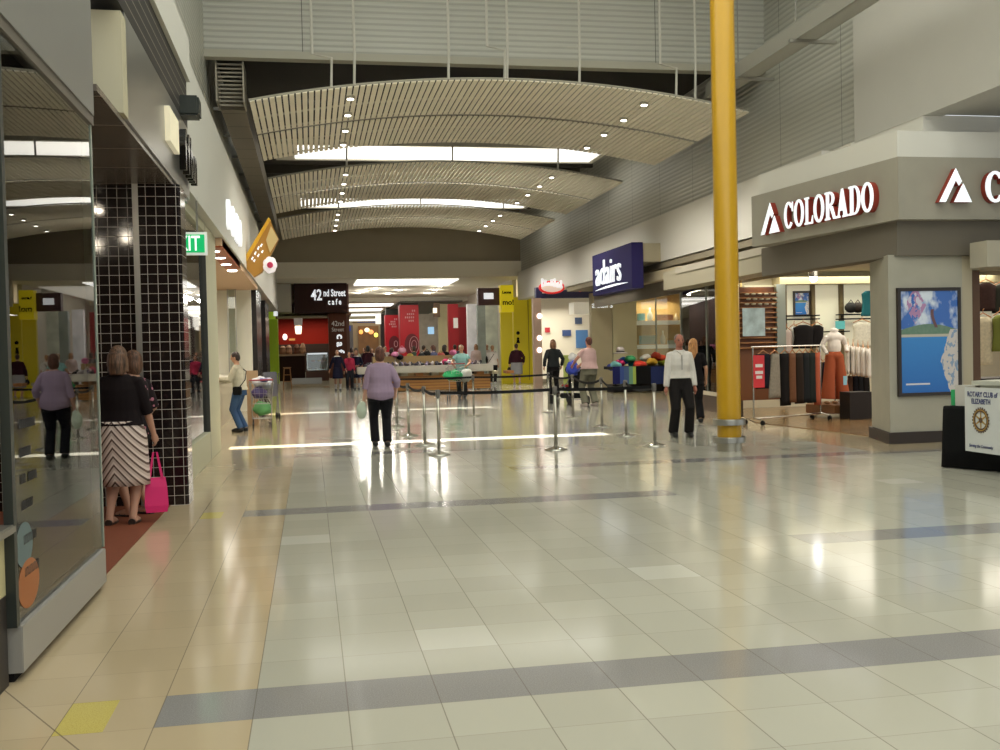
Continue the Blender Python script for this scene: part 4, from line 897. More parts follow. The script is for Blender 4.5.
o=obj('display_tray',MB().shape([(0,0),(1.2,0),(1.2,.05),(0,.05)],tuple(A+D*.36+Nn*.02+Vector((0,0,1.0))),tuple(D),UZ,tuple(Nn),.5).shape([(0,0),(1.1,0),(1.1,.255),(0,.255)],tuple(A+D*.42+Nn*.1+Vector((0,0,.745))),tuple(D),UZ,tuple(Nn),.3),mat('tray_pale',(.50,.50,.42),.3)); tag(o,'pale tray box behind the top edge of the club banner','tray')
# ================================================================== LEFT SIDE, MIDDLE DISTANCE
ORG=mat('sign_orange_brown',(.36,.085,.02),.5)
t=thing('shop_sign','orange brown boxed sign with white lit letters above the open cream shop','shop sign',(0,0,0))
a=aX(219,201,-1.42); zt=a.z; zb=aX(219,243,-1.42).z
obj('sign_box',MB().box(-1.72,-1.42,17.9,22.3,zb,zt),ORG,t)
for k,ch in enumerate('sumo'): text('lit_letter',ch,1.0,WHITEL,(-1.41,18.35+.92*k,zb+.42),LX,UZ,t,extrude=.09,bold=.03)
b=MB(); b.box(-5.5,-1.42,17.75,29.6,3.42,3.54); struct('ceiling_left_open_shop',b,mat('peach_soffit',(.60,.42,.28),.7))
for k,(y) in enumerate((18.6,19.8,21.2,22.8)):
    o=obj('recessed_lamp',MB().lathe([(.0,3.39),(.085,3.39),(.10,3.40),(.10,3.415)],-1.62,y,12),SPOT); tag(o,'round recessed lamp in the peach soffit of the open cream shop','ceiling lamp','recessed lamps of the cream shop')
struct('wall_left_open_shop',MB().box(-5.5,-1.62,29.6,29.9,0,5.0).box(-5.6,-5.4,17.6,29.6,0,3.5).box(-5.5,-1.75,17.45,17.6,0,3.5),mat('open_shop_cream',(.80,.78,.66),.6))
area('open_shop_light',(-3.2,24,3.3),2.5,7,130,(1,.96,.84))
t=thing('display_glass_case','tall glass display strip with steel edges on the cream shop end wall','glass case',(0,0,0))
pbox('glass_pane',228.5,276,236,352,29.2,.02,GLASS,t); 
for x in (228,236): pbox('edge_post',x,270,x+1.0,402,29.15,.06,STEEL,t)
pbox('case_back',229.5,276,235.5,402,29.4,.05,mat('case_sage',(.42,.43,.36),.5),t)
t=thing('service_counter','cream service counter the jeans customer leans on','counter',(0,0,0))
obj('counter_body',MB().box(-2.6,-1.98,20.2,28.4,0,1.02),mat('counter_cream',(.58,.52,.38),.5),t); obj('counter_top',MB().box(-2.66,-1.92,20.1,28.5,1.02,1.07),mat('counter_top_pale',(.66,.62,.5),.3),t,bevel=.01)
# gold blade sign
t=thing('blade_sign','tilted golden blade sign with white lettering and a red and white flower','hanging sign',(0,0,0))
def px_shape(nm,pts,Y,d,m,par,un=(0,1,0)):
    P=[aY(x,y,Y) for x,y in pts]; o=P[0]
    return obj(nm,MB().shape([(p.x-o.x,p.z-o.z) for p in P],tuple(o),UX,UZ,un,d),m,par)
px_shape('face',[(269.6,219),(278.5,239),(262,272),(254,277),(244,266),(244,261)],24,.25,mat('gold_brown',(.36,.17,.015),.5,emit=.12),t)
px_shape('pale_corner',[(271,226),(278.2,239),(270,253),(266,240)],23.98,.02,mat('gold_pale',(.55,.42,.18),.5,emit=.1),t)
px_shape('edge_band',[(268.6,217),(270.6,219.5),(246,262),(241,263)],23.93,.40,mat('gold_edge',(.62,.33,.01),.45,emit=.15),t)
px_shape('bracket',[(229,262.5),(244,262.5),(244,265),(229,265)],24.1,.1,mat('gold_edge'),t)
for k,(x,y,s_) in enumerate(((252,259,5),(255,254,5.5),(258,249,6),(261,246,5),(254,261,4),(258,256,5),(262,252,4))):
    px_shape('letter_stroke',[(x-1,y),(x+.5,y-s_/2),(x+1.6,y-s_/2+.6),(x+.2,y+1.2)],23.94,.03,WHITEL,t)
for k in range(7):
    a_=2*pi*k/7; c=aY(270+3.6*cos(a_),265+4.4*sin(a_),23.85); obj('petal',MB().ell(tuple(c),(.085,.03,.10),10,6),mat('petal_white',(.8,.75,.78),.6,emit=.3),t)
obj('flower_heart',MB().ell(tuple(aY(270,265,23.8)),(.07,.04,.07),10,6),mat('petal_red',(.55,.03,.10),.5,emit=.1),t)
# dark posts
t=thing('dark_shopfront_post','pair of tall black brown shopfront posts left of the lime green pillar','shopfront post',(0,0,0))
BB=mat('black_brown_gloss',(.025,.014,.010),.25)
obj('post_near',MB().box(-1.85,-1.5,30.2,33.0,0,3.6),BB,t); obj('post_far',MB().box(-1.95,-1.55,37.5,40.5,0,3.6),BB,t); obj('pale_strip',MB().box(-2.0,-1.95,33,37.5,0,3.6),mat('strip_brown',(.30,.16,.08),.4),t)
struct('wall_left_far',MB().box(-2.6,-2.0,30,50,0,3.6),mat('left_far_wall',(.30,.27,.22),.7)); struct('trim_3',MB().box(-2.05,-1.4,30,50,3.6,3.7),mat('left_far_wall'))
GR=mat('lime_green_paint_glow',(.30,.45,.008),.45,emit=.06)  # pillar paint glows faintly by itself; the upper block glows more
t=thing('green_pillar','tall lime green pillar at the left edge of the cafe','pillar',(0,0,0))
pbox('shaft',267,319,278.5,384,48.6,.6,GR,t); pbox('upper_block',266,309.5,275,319,48.2,.6,mat('lime_bright',(.40,.60,.02),.45,emit=.15),t)
o=pbox('lit_blade_panel',273.5,305,277.5,316,47.9,.1,WHITEL); tag(o,'small white lit panel above the green pillar','sign')
# ================================================================== CAFE
CB=mat('cafe_dark_brown',(.050,.012,.007),.6,spec=.25)
t=thing('cafe_sign','dark brown cafe sign block with white lettering, hung under the end bulkhead','shop sign',(0,0,0))
pbox('sign_block',294,281,347,313,49.2,.8,CB,t); pbox('sign_ledge',291.5,304,294,313,49.3,.6,CB,t)
a=aY(311,297,49.15); text('lettering','42',.72,WHITEL,(a.x,49.15,a.z-.15),UX,UZ,t,extrude=.02,bold=.012,sx=.72); text('lettering','nd Street',.46,WHITEL,(a.x+.58,49.15,a.z+.03),UX,UZ,t,extrude=.02,bold=.010,sx=.60)
a=aY(328,303.5,49.15); text('lettering','c a f e',.38,WHITEL,(a.x,49.15,a.z-.05),UX,UZ,t,extrude=.02,bold=.010,sx=.68)
t=thing('cafe_pillar','dark brown cafe pillar with vertical white lettering and a pale base','pillar',(0,0,0))
pbox('shaft',329,313,347,384,49.4,.6,mat('cafe_pillar_brown',(.085,.025,.012),.6,spec=.25),t); pbox('pale_base',329.5,378,347.3,387,49.3,.7,mat('pillar_base_pale',(.40,.34,.24),.5),t)
a=aY(331.5,326,49.36); text('lettering','42nd',.34,mat('letters_dim',(.55,.5,.45),.5,emit=.15),(a.x,49.36,a.z),UX,UZ,t,extrude=.01,sx=.9); text('lettering','Street',.26,mat('letters_dim'),(a.x,49.36,a.z-.26),UX,UZ,t,extrude=.01,sx=.9)
for k,ch in enumerate('cafe'):
    a=aY(337,338.5+7.8*k,49.36); text('upright_letter',ch,.50,WHITEL,(a.x,49.36,a.z+.2),(0,0,-1),(1,0,0),t,extrude=.015,bold=.015)
# the cafe room
RW=mat('cafe_red_wall',(.30,.012,.004),.6,spec=.2)
t=thing('cafe_red_wall','deep red back wall of the cafe','wall panel',(0,0,0)); pbox('red_panel',276,315,330,360,54.5,.2,RW,t); pbox('dark_backsplash',279,344,332,372,54.3,.2,mat('backsplash',(.05,.02,.012),.5),t)
struct('ceiling_cafe',MB().box(-3,2.0,49.9,54.6,3.45,3.55),mat('cafe_ceiling',(.2,.10,.06),.7))
o=pbox('cafe_lintel',277,312,327,318,49.9,.3,mat('lintel_cream',(.55,.50,.36),.6)); tag(o,'cream lintel across the cafe opening under the dark sign','lintel')
o=pbox('bulkhead_panel',276,284,291.2,312,48.9,.5,mat('bulkhead_panel_grey',(.42,.39,.33),.7)); tag(o,'plain grey bulkhead panel left of the dark cafe sign','panel')
area('cafe_light',(-.2,52.4,3.4),3,2.5,75,(1,.82,.6))
t=thing('cafe_counter','dark brown cafe counter with a pale stone top','counter',(0,0,0))
pbox('counter_body',279,355.5,305,381,51.4,.9,CB,t); pbox('counter_top',278.5,354,305,356,51.3,1.0,mat('counter_stone',(.42,.30,.2),.3),t); pbox('steel_kick',292,378,322,384,51.2,.4,STEEL,t)
t=thing('cake_cabinet','glass fronted cake display cabinet glowing on the cafe counter','display cabinet',(0,0,0))
pbox('lower_body',306,370,330,381,51.3,.9,mat('cabinet_brown',(.13,.05,.025),.4),t)
P0=aY(306.5,353,51.2); P1=aY(328.5,370,51.2); W_=P1.x-P0.x; H_=P0.z-P1.z
obj('cabinet_frame',MB().box(P0.x,P1.x,51.3,52.1,P1.z,P1.z+.05).box(P0.x,P1.x,51.3,52.1,P0.z-.06,P0.z).box(P0.x,P0.x+.05,51.3,52.1,P1.z,P0.z).box(P1.x-.05,P1.x,51.3,52.1,P1.z,P0.z),CHROME,t)
obj('back_panel',MB().box(P0.x,P1.x,52.05,52.1,P1.z,P0.z),mat('cabinet_inside',(.30,.28,.22),.4,emit=.12),t)
obj('shelf',MB().box(P0.x+.05,P1.x-.05,51.4,52,P1.z+.4,P1.z+.43),STEEL,t); obj('lit_top',MB().box(P0.x+.05,P1.x-.05,51.28,51.4,P0.z-.08,P0.z-.01),WHITEL,t)
obj('glass_front',MB().box(P0.x,P1.x,51.28,51.29,P1.z,P0.z),GLASS,t)
for k in range(6):
    o=obj('cake',MB().lathe([(.0,0),(.085,0),(.085,.07),(.0,.09)],P0.x+.16+.15*k,51.6,10),mat('cake_%d'%(k%3),[(.5,.35,.1),(.4,.2,.1),(.6,.5,.35)][k%3],.6)); 
    o.location=(0,0,P1.z+(.43 if k%2 else .05)); tag(o,['yellow cake','brown cake','cream cake'][k%3]+(' on the upper' if k%2 else ' on the lower')+' shelf of the cake cabinet','cake','cakes in the glass cabinet')
t=thing('pendant_lamp','glowing pendant lamp with a pale shade in the cafe','pendant lamp',tuple(aY(298.5,334,50.8)))
obj('glowing_shade',MB().lathe([(.10,0),(.13,.02),(.17,.36),(.15,.38)],0,0,14),mat('lamp_shade_lit',(1,.85,.6),.5,emit=2.2),t); obj('upper_shade',MB().lathe([(.15,.40),(.19,.42),(.21,.78),(.19,.80)],0,0,14),mat('lamp_shade_grey',(.5,.44,.4),.5,emit=.2),t); obj('cord',MB().tube([(0,0,.78),(0,0,.98)],.012,6),BLACK,t)
o=thing('wall_lamp','small round white wall lamp low on the red cafe wall','lamp',tuple(aY(285,337,54.4))); obj('globe',MB().ell((0,-.1,0),(.12,.1,.16),12,8),mat('globe_lit',(1,.9,.8),.5,emit=1.5),o)
o=pbox('menu_strip',289,338.5,295,340.5,54.2,.05,mat('menu_amber',(.6,.3,.08),.5,emit=.35)); tag(o,'short amber strip on the dark cafe backsplash','menu strip')
for k,(px,c,l) in enumerate(((283,(.25,.14,.08),'small brown coffee machine at the left of the cafe counter'),(289,(.30,.18,.12),'stack of brown cups on the cafe counter'),(297,(.12,.05,.03),'dark grinder on the cafe counter'),(303,(.35,.22,.14),'tan jar on the cafe counter beside the cabinet'))):
    p=aY(px,354,51.7); b=MB().lathe([(.0,0),(.15,0),(.17,.1),(.13,.28),(.15,.32),(.05,.40+.05*k)],0,0,12); o=obj('counter_item',b,mat('item_%d'%k,c,.5)); o.location=p; o.name=['coffee_machine','cup_stack','coffee_grinder','storage_jar'][k]; tag(o,l,['coffee machine','cups','grinder','jar'][k])
st=thing('bar_stool','light wooden bar stool with crossed rungs before the cafe counter','stool',(aY(287.5,385,49.9).x,49.9,0))
WD=mat('stool_pine',(.40,.19,.08),.5)
obj('seat',MB().box(-.19,.19,-.18,.18,.96,1.0).box(-.15,.15,-.14,.14,.92,.96),WD,st,bevel=.008)
for x,y in ((-1,-1),(1,-1),(-1,1),(1,1)): obj('leg',MB().tube([(x*.14,y*.13,.93),(x*.20,y*.18,0)],.022,8),WD,st)
for z in (.3,.62): obj('rung',MB().box(-.17,.17,-.17,-.14,z,z+.03).box(-.17,.17,.14,.17,z,z+.03),WD,st)
struct('wall_cafe_side',MB().box(-2.7,-2.4,49.9,60,0,5).box(1.72,1.9,50.0,75,0,5),mat('cafe_side_wall',(.10,.04,.025),.6))
o=obj('floor_mat',MB().box(.6,3.6,49.5,50.6,0,.02),mat('cafe_floor_wood',(.36,.17,.06),.4)); tag(o,'warm orange timber threshold strip before the cafe','threshold')
# ================================================================== LOW MALL BEYOND THE END WALL
struct('ceiling_far_mall',MB().box(-3,14,46.3,62,4.96,5.1).box(-3,14,62,125,4.7,5.1),mat('far_ceiling',(.76,.72,.60),.8))
area('far_mall_light',(5.5,54,4.85),7,12,110,(1,.95,.82)); area('far_mall_light',(5.5,75,4.6),7,22,620,(1,.95,.82)); area('far_mall_light',(5.5,102,4.6),7,30,700,(1,.95,.82))
t=thing('ceiling_light','long white lit ceiling panel just beyond the end bulkhead','ceiling light',(0,0,0))
a=aY(357,285,47.2); b_=aY(458,280,47.2); obj('diffuser',MB().box(a.x,b_.x,47.0,50.6,4.91,4.955),LIT,t)
for k,(px,py,Y) in enumerate(((358,290,57),(365,288,55),(375,287,53.5),(399,288,55),(388,290,58),(435,288,55),(428,290,58),(440,285,52))):
    p=aY(px,py,Y); o=obj('recessed_lamp',MB().lathe([(0,4.93),(.12,4.93),(.13,4.955)],p.x,Y,12),SPOT); l_=bpy.data.lights.new('far_lamp','POINT'); l_.energy=26; l_.shadow_soft_size=.10; l_.color=(1,.95,.84); lo_=bpy.data.objects.new('far_lamp',l_); COL.objects.link(lo_); lo_.location=(p.x,Y,4.62); tag(o,'round recessed lamp in the low ceiling beyond the end bulkhead','ceiling lamp','recessed lamps of the far mall')
for k,(Y,x0,x1) in enumerate(((64,1.9,5.2),(71,1.9,5.0),(80,1.9,5.2),(92,1.9,6.2))):
    o=obj('light_strip',MB().box(x0,x1,Y,Y+2.4,4.62,4.69),LIT); tag(o,'white lit ceiling strip deep in the far mall','ceiling light','lit strips of the far mall')
o=obj('dark_ceiling_panel',MB().box(5.4,9.2,61.5,84,4.60,4.69),mat('ceiling_dark_grey',(.16,.155,.13),.7)); tag(o,'flat dark grey ceiling panel in the far mall','ceiling recess')  # flat dark slab just under the ceiling
struct('wall_far_right',MB().box(9.6,9.8,48,125,0,5),mat('far_right_wall',(.62,.58,.50),.7)); struct('wall_far_end',MB().box(-3,14,124,124.3,0,5),mat('far_end_wall',(.55,.50,.40),.7))
struct('wall_alcove_side',MB().box(14,14.2,33,49,0,5).box(9.9,14,47.6,47.8,0,5),mat('alcove_side_wall',(.5,.45,.35),.7))
struct('wall_far_left',MB().box(-3,-2.8,46,125,0,5),mat('far_left_wall',(.4,.36,.3),.7))
# shop fronts along the right of the far mall
def front(nm,x0,y0,x1,y1,Y,c,l,cat,emit=.0,d=.4,rough=.5,par=None):
    o=pbox(nm,x0,y0,x1,y1,Y,d,mat('front_%s'%l[:14].replace(' ','_'),c,rough,emit=emit,noise_amt=.55 if 'glass' in l or 'opening' in l else 0,nscale=1.7),par); return o if par else tag(o,l,cat)
plum=front('shop_sign',478,288,500.5,305,46.8,(.10,.05,.06),'dark plum sign box over the glass shop front left of the yellow pillar','shop sign')
p=aY(486,296,46.75); o=obj('sign_lettering',MB().box(p.x-.1,p.x+.35,46.74,46.78,p.z-.14,p.z+.14),WHITEL,plum); pass
front('glazed_shop_front',478,305,486,384,50.5,(.28,.32,.30),'grey glass pane edge of the shop left of the yellow pillar','shop front',.05)
front('glazed_shop_front',486,305,498.5,384,52,(.50,.52,.42),'pale green lit glass shop front left of the yellow pillar','shop front',.12)
front('pale_shop_wall',468,304,478,380,54,(.62,.60,.62),'pale lavender white shop panel between maroon wall and glass front','wall panel',.15)
mar=front('maroon_wall',449,304,459,384,57,(.30,.006,.012),'deep red shop column with a small white poster','shop wall',.05); front('maroon_wall',459,307,468,384,60,(.24,.006,.012),'second deep red shop wall, receding behind the first','shop wall',.05)
front('wall_poster',453.5,318,458,328,56.8,(.70,.66,.62),'small white poster on the deep red column','poster',.2,.05,.5,mar)
front('cream_column',439,304,449,382,62,(.52,.47,.26),'cream yellow shop column left of the deep red walls','column',.12); dsg=front('dark_sign',434,303,440,317,61,(.16,.10,.06),'dark projecting sign frame left of the cream column','shop sign')
front('lit_square',433,308,437,313,60.8,(.9,.8,.6),'small glowing square sign in the dark frame','sign',1.2,.05,.5,dsg)
gsf=front('glazed_shop_front',419,314,440,378,75,(.42,.37,.28),'crowded pale glass shop front right of the red banners','shop front',.1)
front('blue_screen',428,327,434,334,74.9,(.3,.5,.7),'small bright blue screen in the glass shop front','screen',.9,.05,.5,gsf)
# far centre
brn=front('brown_shop_front',353,321.5,385,372,100,(.30,.22,.13),'sandy brown shop front with a blue sign at the far end','shop front',.06)
front('shop_opening',358.5,326,379,372,99.5,(.16,.07,.02),'warm dark opening of the sandy brown shop','shop interior',.05,.3,.5,brn)
p=aY(357.5,323,99); pass
b=MB(); 
for k in range(9):
    q=aY(357.5+2.1*k,322.5,99.4); b.box(q.x,q.x+.13,99.35,99.45,q.z,q.z+.42); b.box(q.x,q.x+.16,99.35,99.45,q.z+(.0 if k%2 else .3),q.z+(.1 if k%2 else .42))
o=obj('blue_sign_lettering',b,mat('sign_blue',(.05,.15,.45),.5,emit=.25),brn)
for k,(px,py,c,l) in enumerate(((361,332,(.9,.35,.08),'orange lamp glow at the left in the far brown shop'),(367,330,(1,.8,.5),'pale lamp glow in the middle of the far brown shop'),(376,335,(.9,.9,.15),'yellow green bright spot in the far brown shop'),(371,332,(.8,.3,.1),'small amber lamp between the pale and yellow lamps'))):
    p=aY(px,py,98.9); o=obj('shop_lamp',MB().ell(tuple(p),(.2+.05*(k%2),.1,.22),10,6),mat('far_lamp_%d'%k,c,.5,emit=1.2),brn,label=l)
front('red_far_sign',350,309,361,314,88,(.45,.01,.05),'bright red strip sign high in the far mall','shop sign',.3); front('white_blade_sign',375.5,313,381,324,78,(.8,.78,.72),'white lit blade sign on a dark post in the far mall','sign',.7,.2)
front('dark_post',381,314,385,376,79,(.06,.03,.025),'dark post holding the white blade sign','post')
dsf=front('dark_shop_front',345,325,353.5,373,92,(.10,.09,.10),'dark grey shop front left of the sandy brown one','shop front')
front('blue_mark',345.5,326,350.5,331,91.9,(.02,.05,.35),'blue mark','sign',.2,.1,.5,dsf)
# red hanging banners
def banner(x0,yt,y0,x1,y1,Y,l,ring):
    t=thing('hanging_banner',l,'banner',(0,0,0))
    pbox('cap',x0+.5,yt,x1-1,y0,Y,.9,mat('banner_cap_grey',(.05,.055,.045),.6),t)
    pbox('red_box',x0,y0,x1,y1,Y,1.0,mat('banner_red',(.50,.004,.016),.45,emit=.10),t)
    a=aY(x0,y0,Y); c=aY(x1,y1,Y); W_=c.x-a.x; H_=a.z-c.z
    for k in range(4):
        w_=W_*(.22,.5,.62,.42)[k]; z=a.z-H_*(.10+.065*k)-.1; xr=c.x-W_*.12; b=MB(); n=max(2,int(w_/.12))
        for q in range(n): b.box(xr-w_+q*.12,xr-w_+q*.12+.07,Y-.03,Y,z,z+.11)
        obj('print_line',b,mat('banner_pink',(.75,.40,.42),.6),t)
    cx=a.x+W_*.62; cz=c.z+H_*.22
    obj('dark_disc',MB().shape([(W_*.42*cos(k*pi/14),H_*.22*sin(k*pi/14)) for k in range(28)],(cx,Y-.015,cz),UX,UZ,(0,-1,0),.01),mat('banner_maroon',(.16,.01,.02),.5),t)
    for r in ring:
        n=24; b=MB(); P=[(W_*r*cos(k*2*pi/n)*1.0,H_*r*.62*sin(k*2*pi/n)) for k in range(n)]; p=[(cx+W_*.12+x,Y-.03,cz+z) for x,z in P]+[(cx+W_*.12+P[0][0],Y-.03,cz+P[0][1])]
        obj('swirl_ring',b.tube(p,.022,5),mat('banner_pink'),t)
banner(400,301,305,419,356,62,'tall red advertising banner box with pink print and a swirl, right of its twin',(.14,.26))
banner(385.5,308,315,399.5,352,70,'farther and lower red advertising banner box, left of its twin',(.13,))
# ================================================================== SHOE KIOSK
KY=40.8
t=thing('kiosk_counter','long slatted wooden kiosk counter with a pale top, crossing the hall','kiosk counter',(0,0,0))
a=aY(361,393,KY); c=aY(492,378,KY); kx0,kx1=a.x,c.x
PINE=stripes_material('kiosk_slats',2,.12,(.44,.21,.055),(.20,.085,.02),.80,.4)
obj('slatted_base',MB().box(kx0+.1,kx1-.05,KY+.1,KY+.9,.04,.62),PINE,t); obj('pale_top',MB().box(kx0-.1,kx1+.05,KY-.1,KY+1.1,.74,1.02),mat('kiosk_white',(.55,.53,.46),.5),t,bevel=.02)
for k in range(10): obj('bracket',MB().box(kx0+.35+.62*k,kx0+.65+.62*k,KY+.05,KY+.8,.62,.74),mat('bracket_orange',(.38,.15,.04),.5) if k%2 else mat('bracket_cream',(.45,.40,.29),.7),t)
obj('rear_tier',MB().box(kx0+.6,kx1-1.2,KY+1.4,KY+2.3,0,1.42),mat('rear_tier_tan',(.34,.23,.10),.5),t)
SHC=[(.02,.02,.035),(.03,.02,.05),(.55,.50,.52),(.02,.02,.02),(.25,.22,.35),(.12,.08,.10),(.5,.45,.45)]
shn=['black','navy','white','jet black','lilac grey','plum','off white']
prevs={}
for i in range(36):
    x=kx0+.25+i*(kx1-kx0-.5)/36; s_=thing('shoe','small %s shoe on the kiosk counter top'%shn[i%7],'shoe',(x,KY+.12+.25*(i%3),1.02),R(20*((i*7)%5-2)),'shoes along the kiosk counter')
    obj('upper',MB().ell((0,-.02,.06),(.065,.15,.06),8,6).ell((0,.08,.10),(.055,.06,.08),8,5),mat('shoe_%d'%(i%7),SHC[i%7],.5),s_,smooth=True); obj('sole',MB().box(-.04,.04,-.13,.10,0,.018),mat('shoe_sole',(.5,.48,.45),.6),s_)
for i,(px,py,Y,c,l) in enumerate(((395,354.5,42,(.62,.22,.38),'pink cap on a stand at the left of the kiosk'),(402,350.5,42.6,(.70,.35,.48),'light pink cap, highest on the kiosk'),(453,352.5,42,(.65,.20,.36),'bright pink cap beside the teal shirt woman'),(400,357,42.2,(.012,.012,.015),'black cap under the light pink cap'),(410,356,42.6,(.42,.34,.08),'small olive yellow cap on the rear tier'),(422,356,42.6,(.03,.04,.04),'dark bag on the rear tier, left one'),(427,354,42.6,(.02,.02,.02),'black bag on the rear tier, middle one'),(434,355,42.6,(.10,.11,.22),'navy and white bag on the rear tier'),(441,355.5,42.6,(.45,.12,.10),'coral red bag on the rear tier'),(446,362,41.4,(.55,.03,.12),'crimson purse on the counter near the pink cap'),(450,363,41.3,(.65,.63,.60),'white purse on the counter near the pink cap'))):
    p=aY(px,py,Y); cap='cap' in l.split()[:4]
    o=thing('cap' if cap else 'handbag',l,'cap' if cap else 'bag',tuple(p))
    m=mat('kioskitem_%d'%i,c,.8)
    if cap:
        obj('crown',MB().ell((0,0,.0),(.15,.16,.12),12,8),m,o,smooth=True); obj('peak',MB().ell((0,-.18,-.04),(.11,.12,.015),12,4),m,o,smooth=True)
        zz=max(.05,p.z-1.02); obj('stand',MB().lathe([(.05,-zz),(.012,-zz+.03),(.012,-.05)],0,0,8),mat('kiosk_white'),o)
    else:
        obj('body',MB().ell((0,0,.0),(.18,.08,.13),10,6),m,o,smooth=True); obj('handle',MB().tube([(-.1,0,.1),(0,0,.2),(.1,0,.1)],.014,6),m,o)
# ================================================================== PEOPLE
def ik(a,t,l1,l2,pole):
    a=Vector(a);t=Vector(t);d=t-a;L=min(d.length,(l1+l2)*.999);d.normalize();t=a+d*L
    x=(l1*l1-l2*l2+L*L)/(2*L);h=sqrt(max(0,l1*l1-x*x));p=Vector(pole);p=(p-d*p.dot(d)).normalized()
    return a+d*x+p*h,t
def skin_mat(name,c,face=None):
    if name in MC: return MC[name]
    m=mat(name,c,.55)
    if face:
        # eyes, brows and lips belong to the head: placed in the figure's own coordinates
        h=NB(m); (x,y,z),co=h.xyz(); cx,fy,cz=face
        ax=h.m('ABSOLUTE',h.m('SUBTRACT',x,cx)); front=h.m('GREATER_THAN',y,fy+.03)
        def blob(dx,dz,rx,rz):
            u=h.m('DIVIDE',h.m('SUBTRACT',ax,dx),rx); v=h.m('DIVIDE',h.m('SUBTRACT',z,cz+dz),rz)
            return h.m('LESS_THAN',h.m('ADD',h.m('MULTIPLY',u,u),h.m('MULTIPLY',v,v)),1.0)
        e=and_(h,h.m('MAXIMUM',blob(.032,.008,.014,.008),blob(.032,.030,.018,.005)),front); l=and_(h,blob(0,-.056,.024,.008),front)
        c2=h.mix(e,c,(.05,.03,.025)); c2=h.mix(l,c2,(c[0]*.8,c[1]*.45,c[2]*.45)); h.L(c2,h.b.inputs['Base Color'])
    return m
SK=(.50,.27,.17); SKD=(.34,.17,.10)
def hair_mat(c):
    nm='hair_%.3f_%.3f_%.3f'%c
    if nm in MC: return MC[nm]
    m=mat(nm,c,.6); h=NB(m); tc=h.n('ShaderNodeTexCoord'); mp=h.n('ShaderNodeMapping'); mp.inputs['Scale'].default_value=(70,70,5); h.L(tc.outputs['Object'],mp.inputs['Vector'])
    n=h.n('ShaderNodeTexNoise'); n.inputs['Scale'].default_value=1.0; n.inputs['Detail'].default_value=3; h.L(mp.outputs[0],n.inputs['Vector'])
    f=h.m('MULTIPLY',h.m('SUBTRACT',n.outputs['Fac'],.38),4.0); f=h.m('MINIMUM',h.m('MAXIMUM',f,0.0),1.0)
    h.L(h.mix(f,tuple(v*.45 for v in c),tuple(min(1,v*1.7) for v in c)),h.b.inputs['Base Color'])
    bp=h.n('ShaderNodeBump'); bp.inputs['Strength'].default_value=.5; bp.inputs['Distance'].default_value=.01; h.L(n.outputs['Fac'],bp.inputs['Height']); h.L(bp.outputs[0],h.b.inputs['Normal'])
    return m
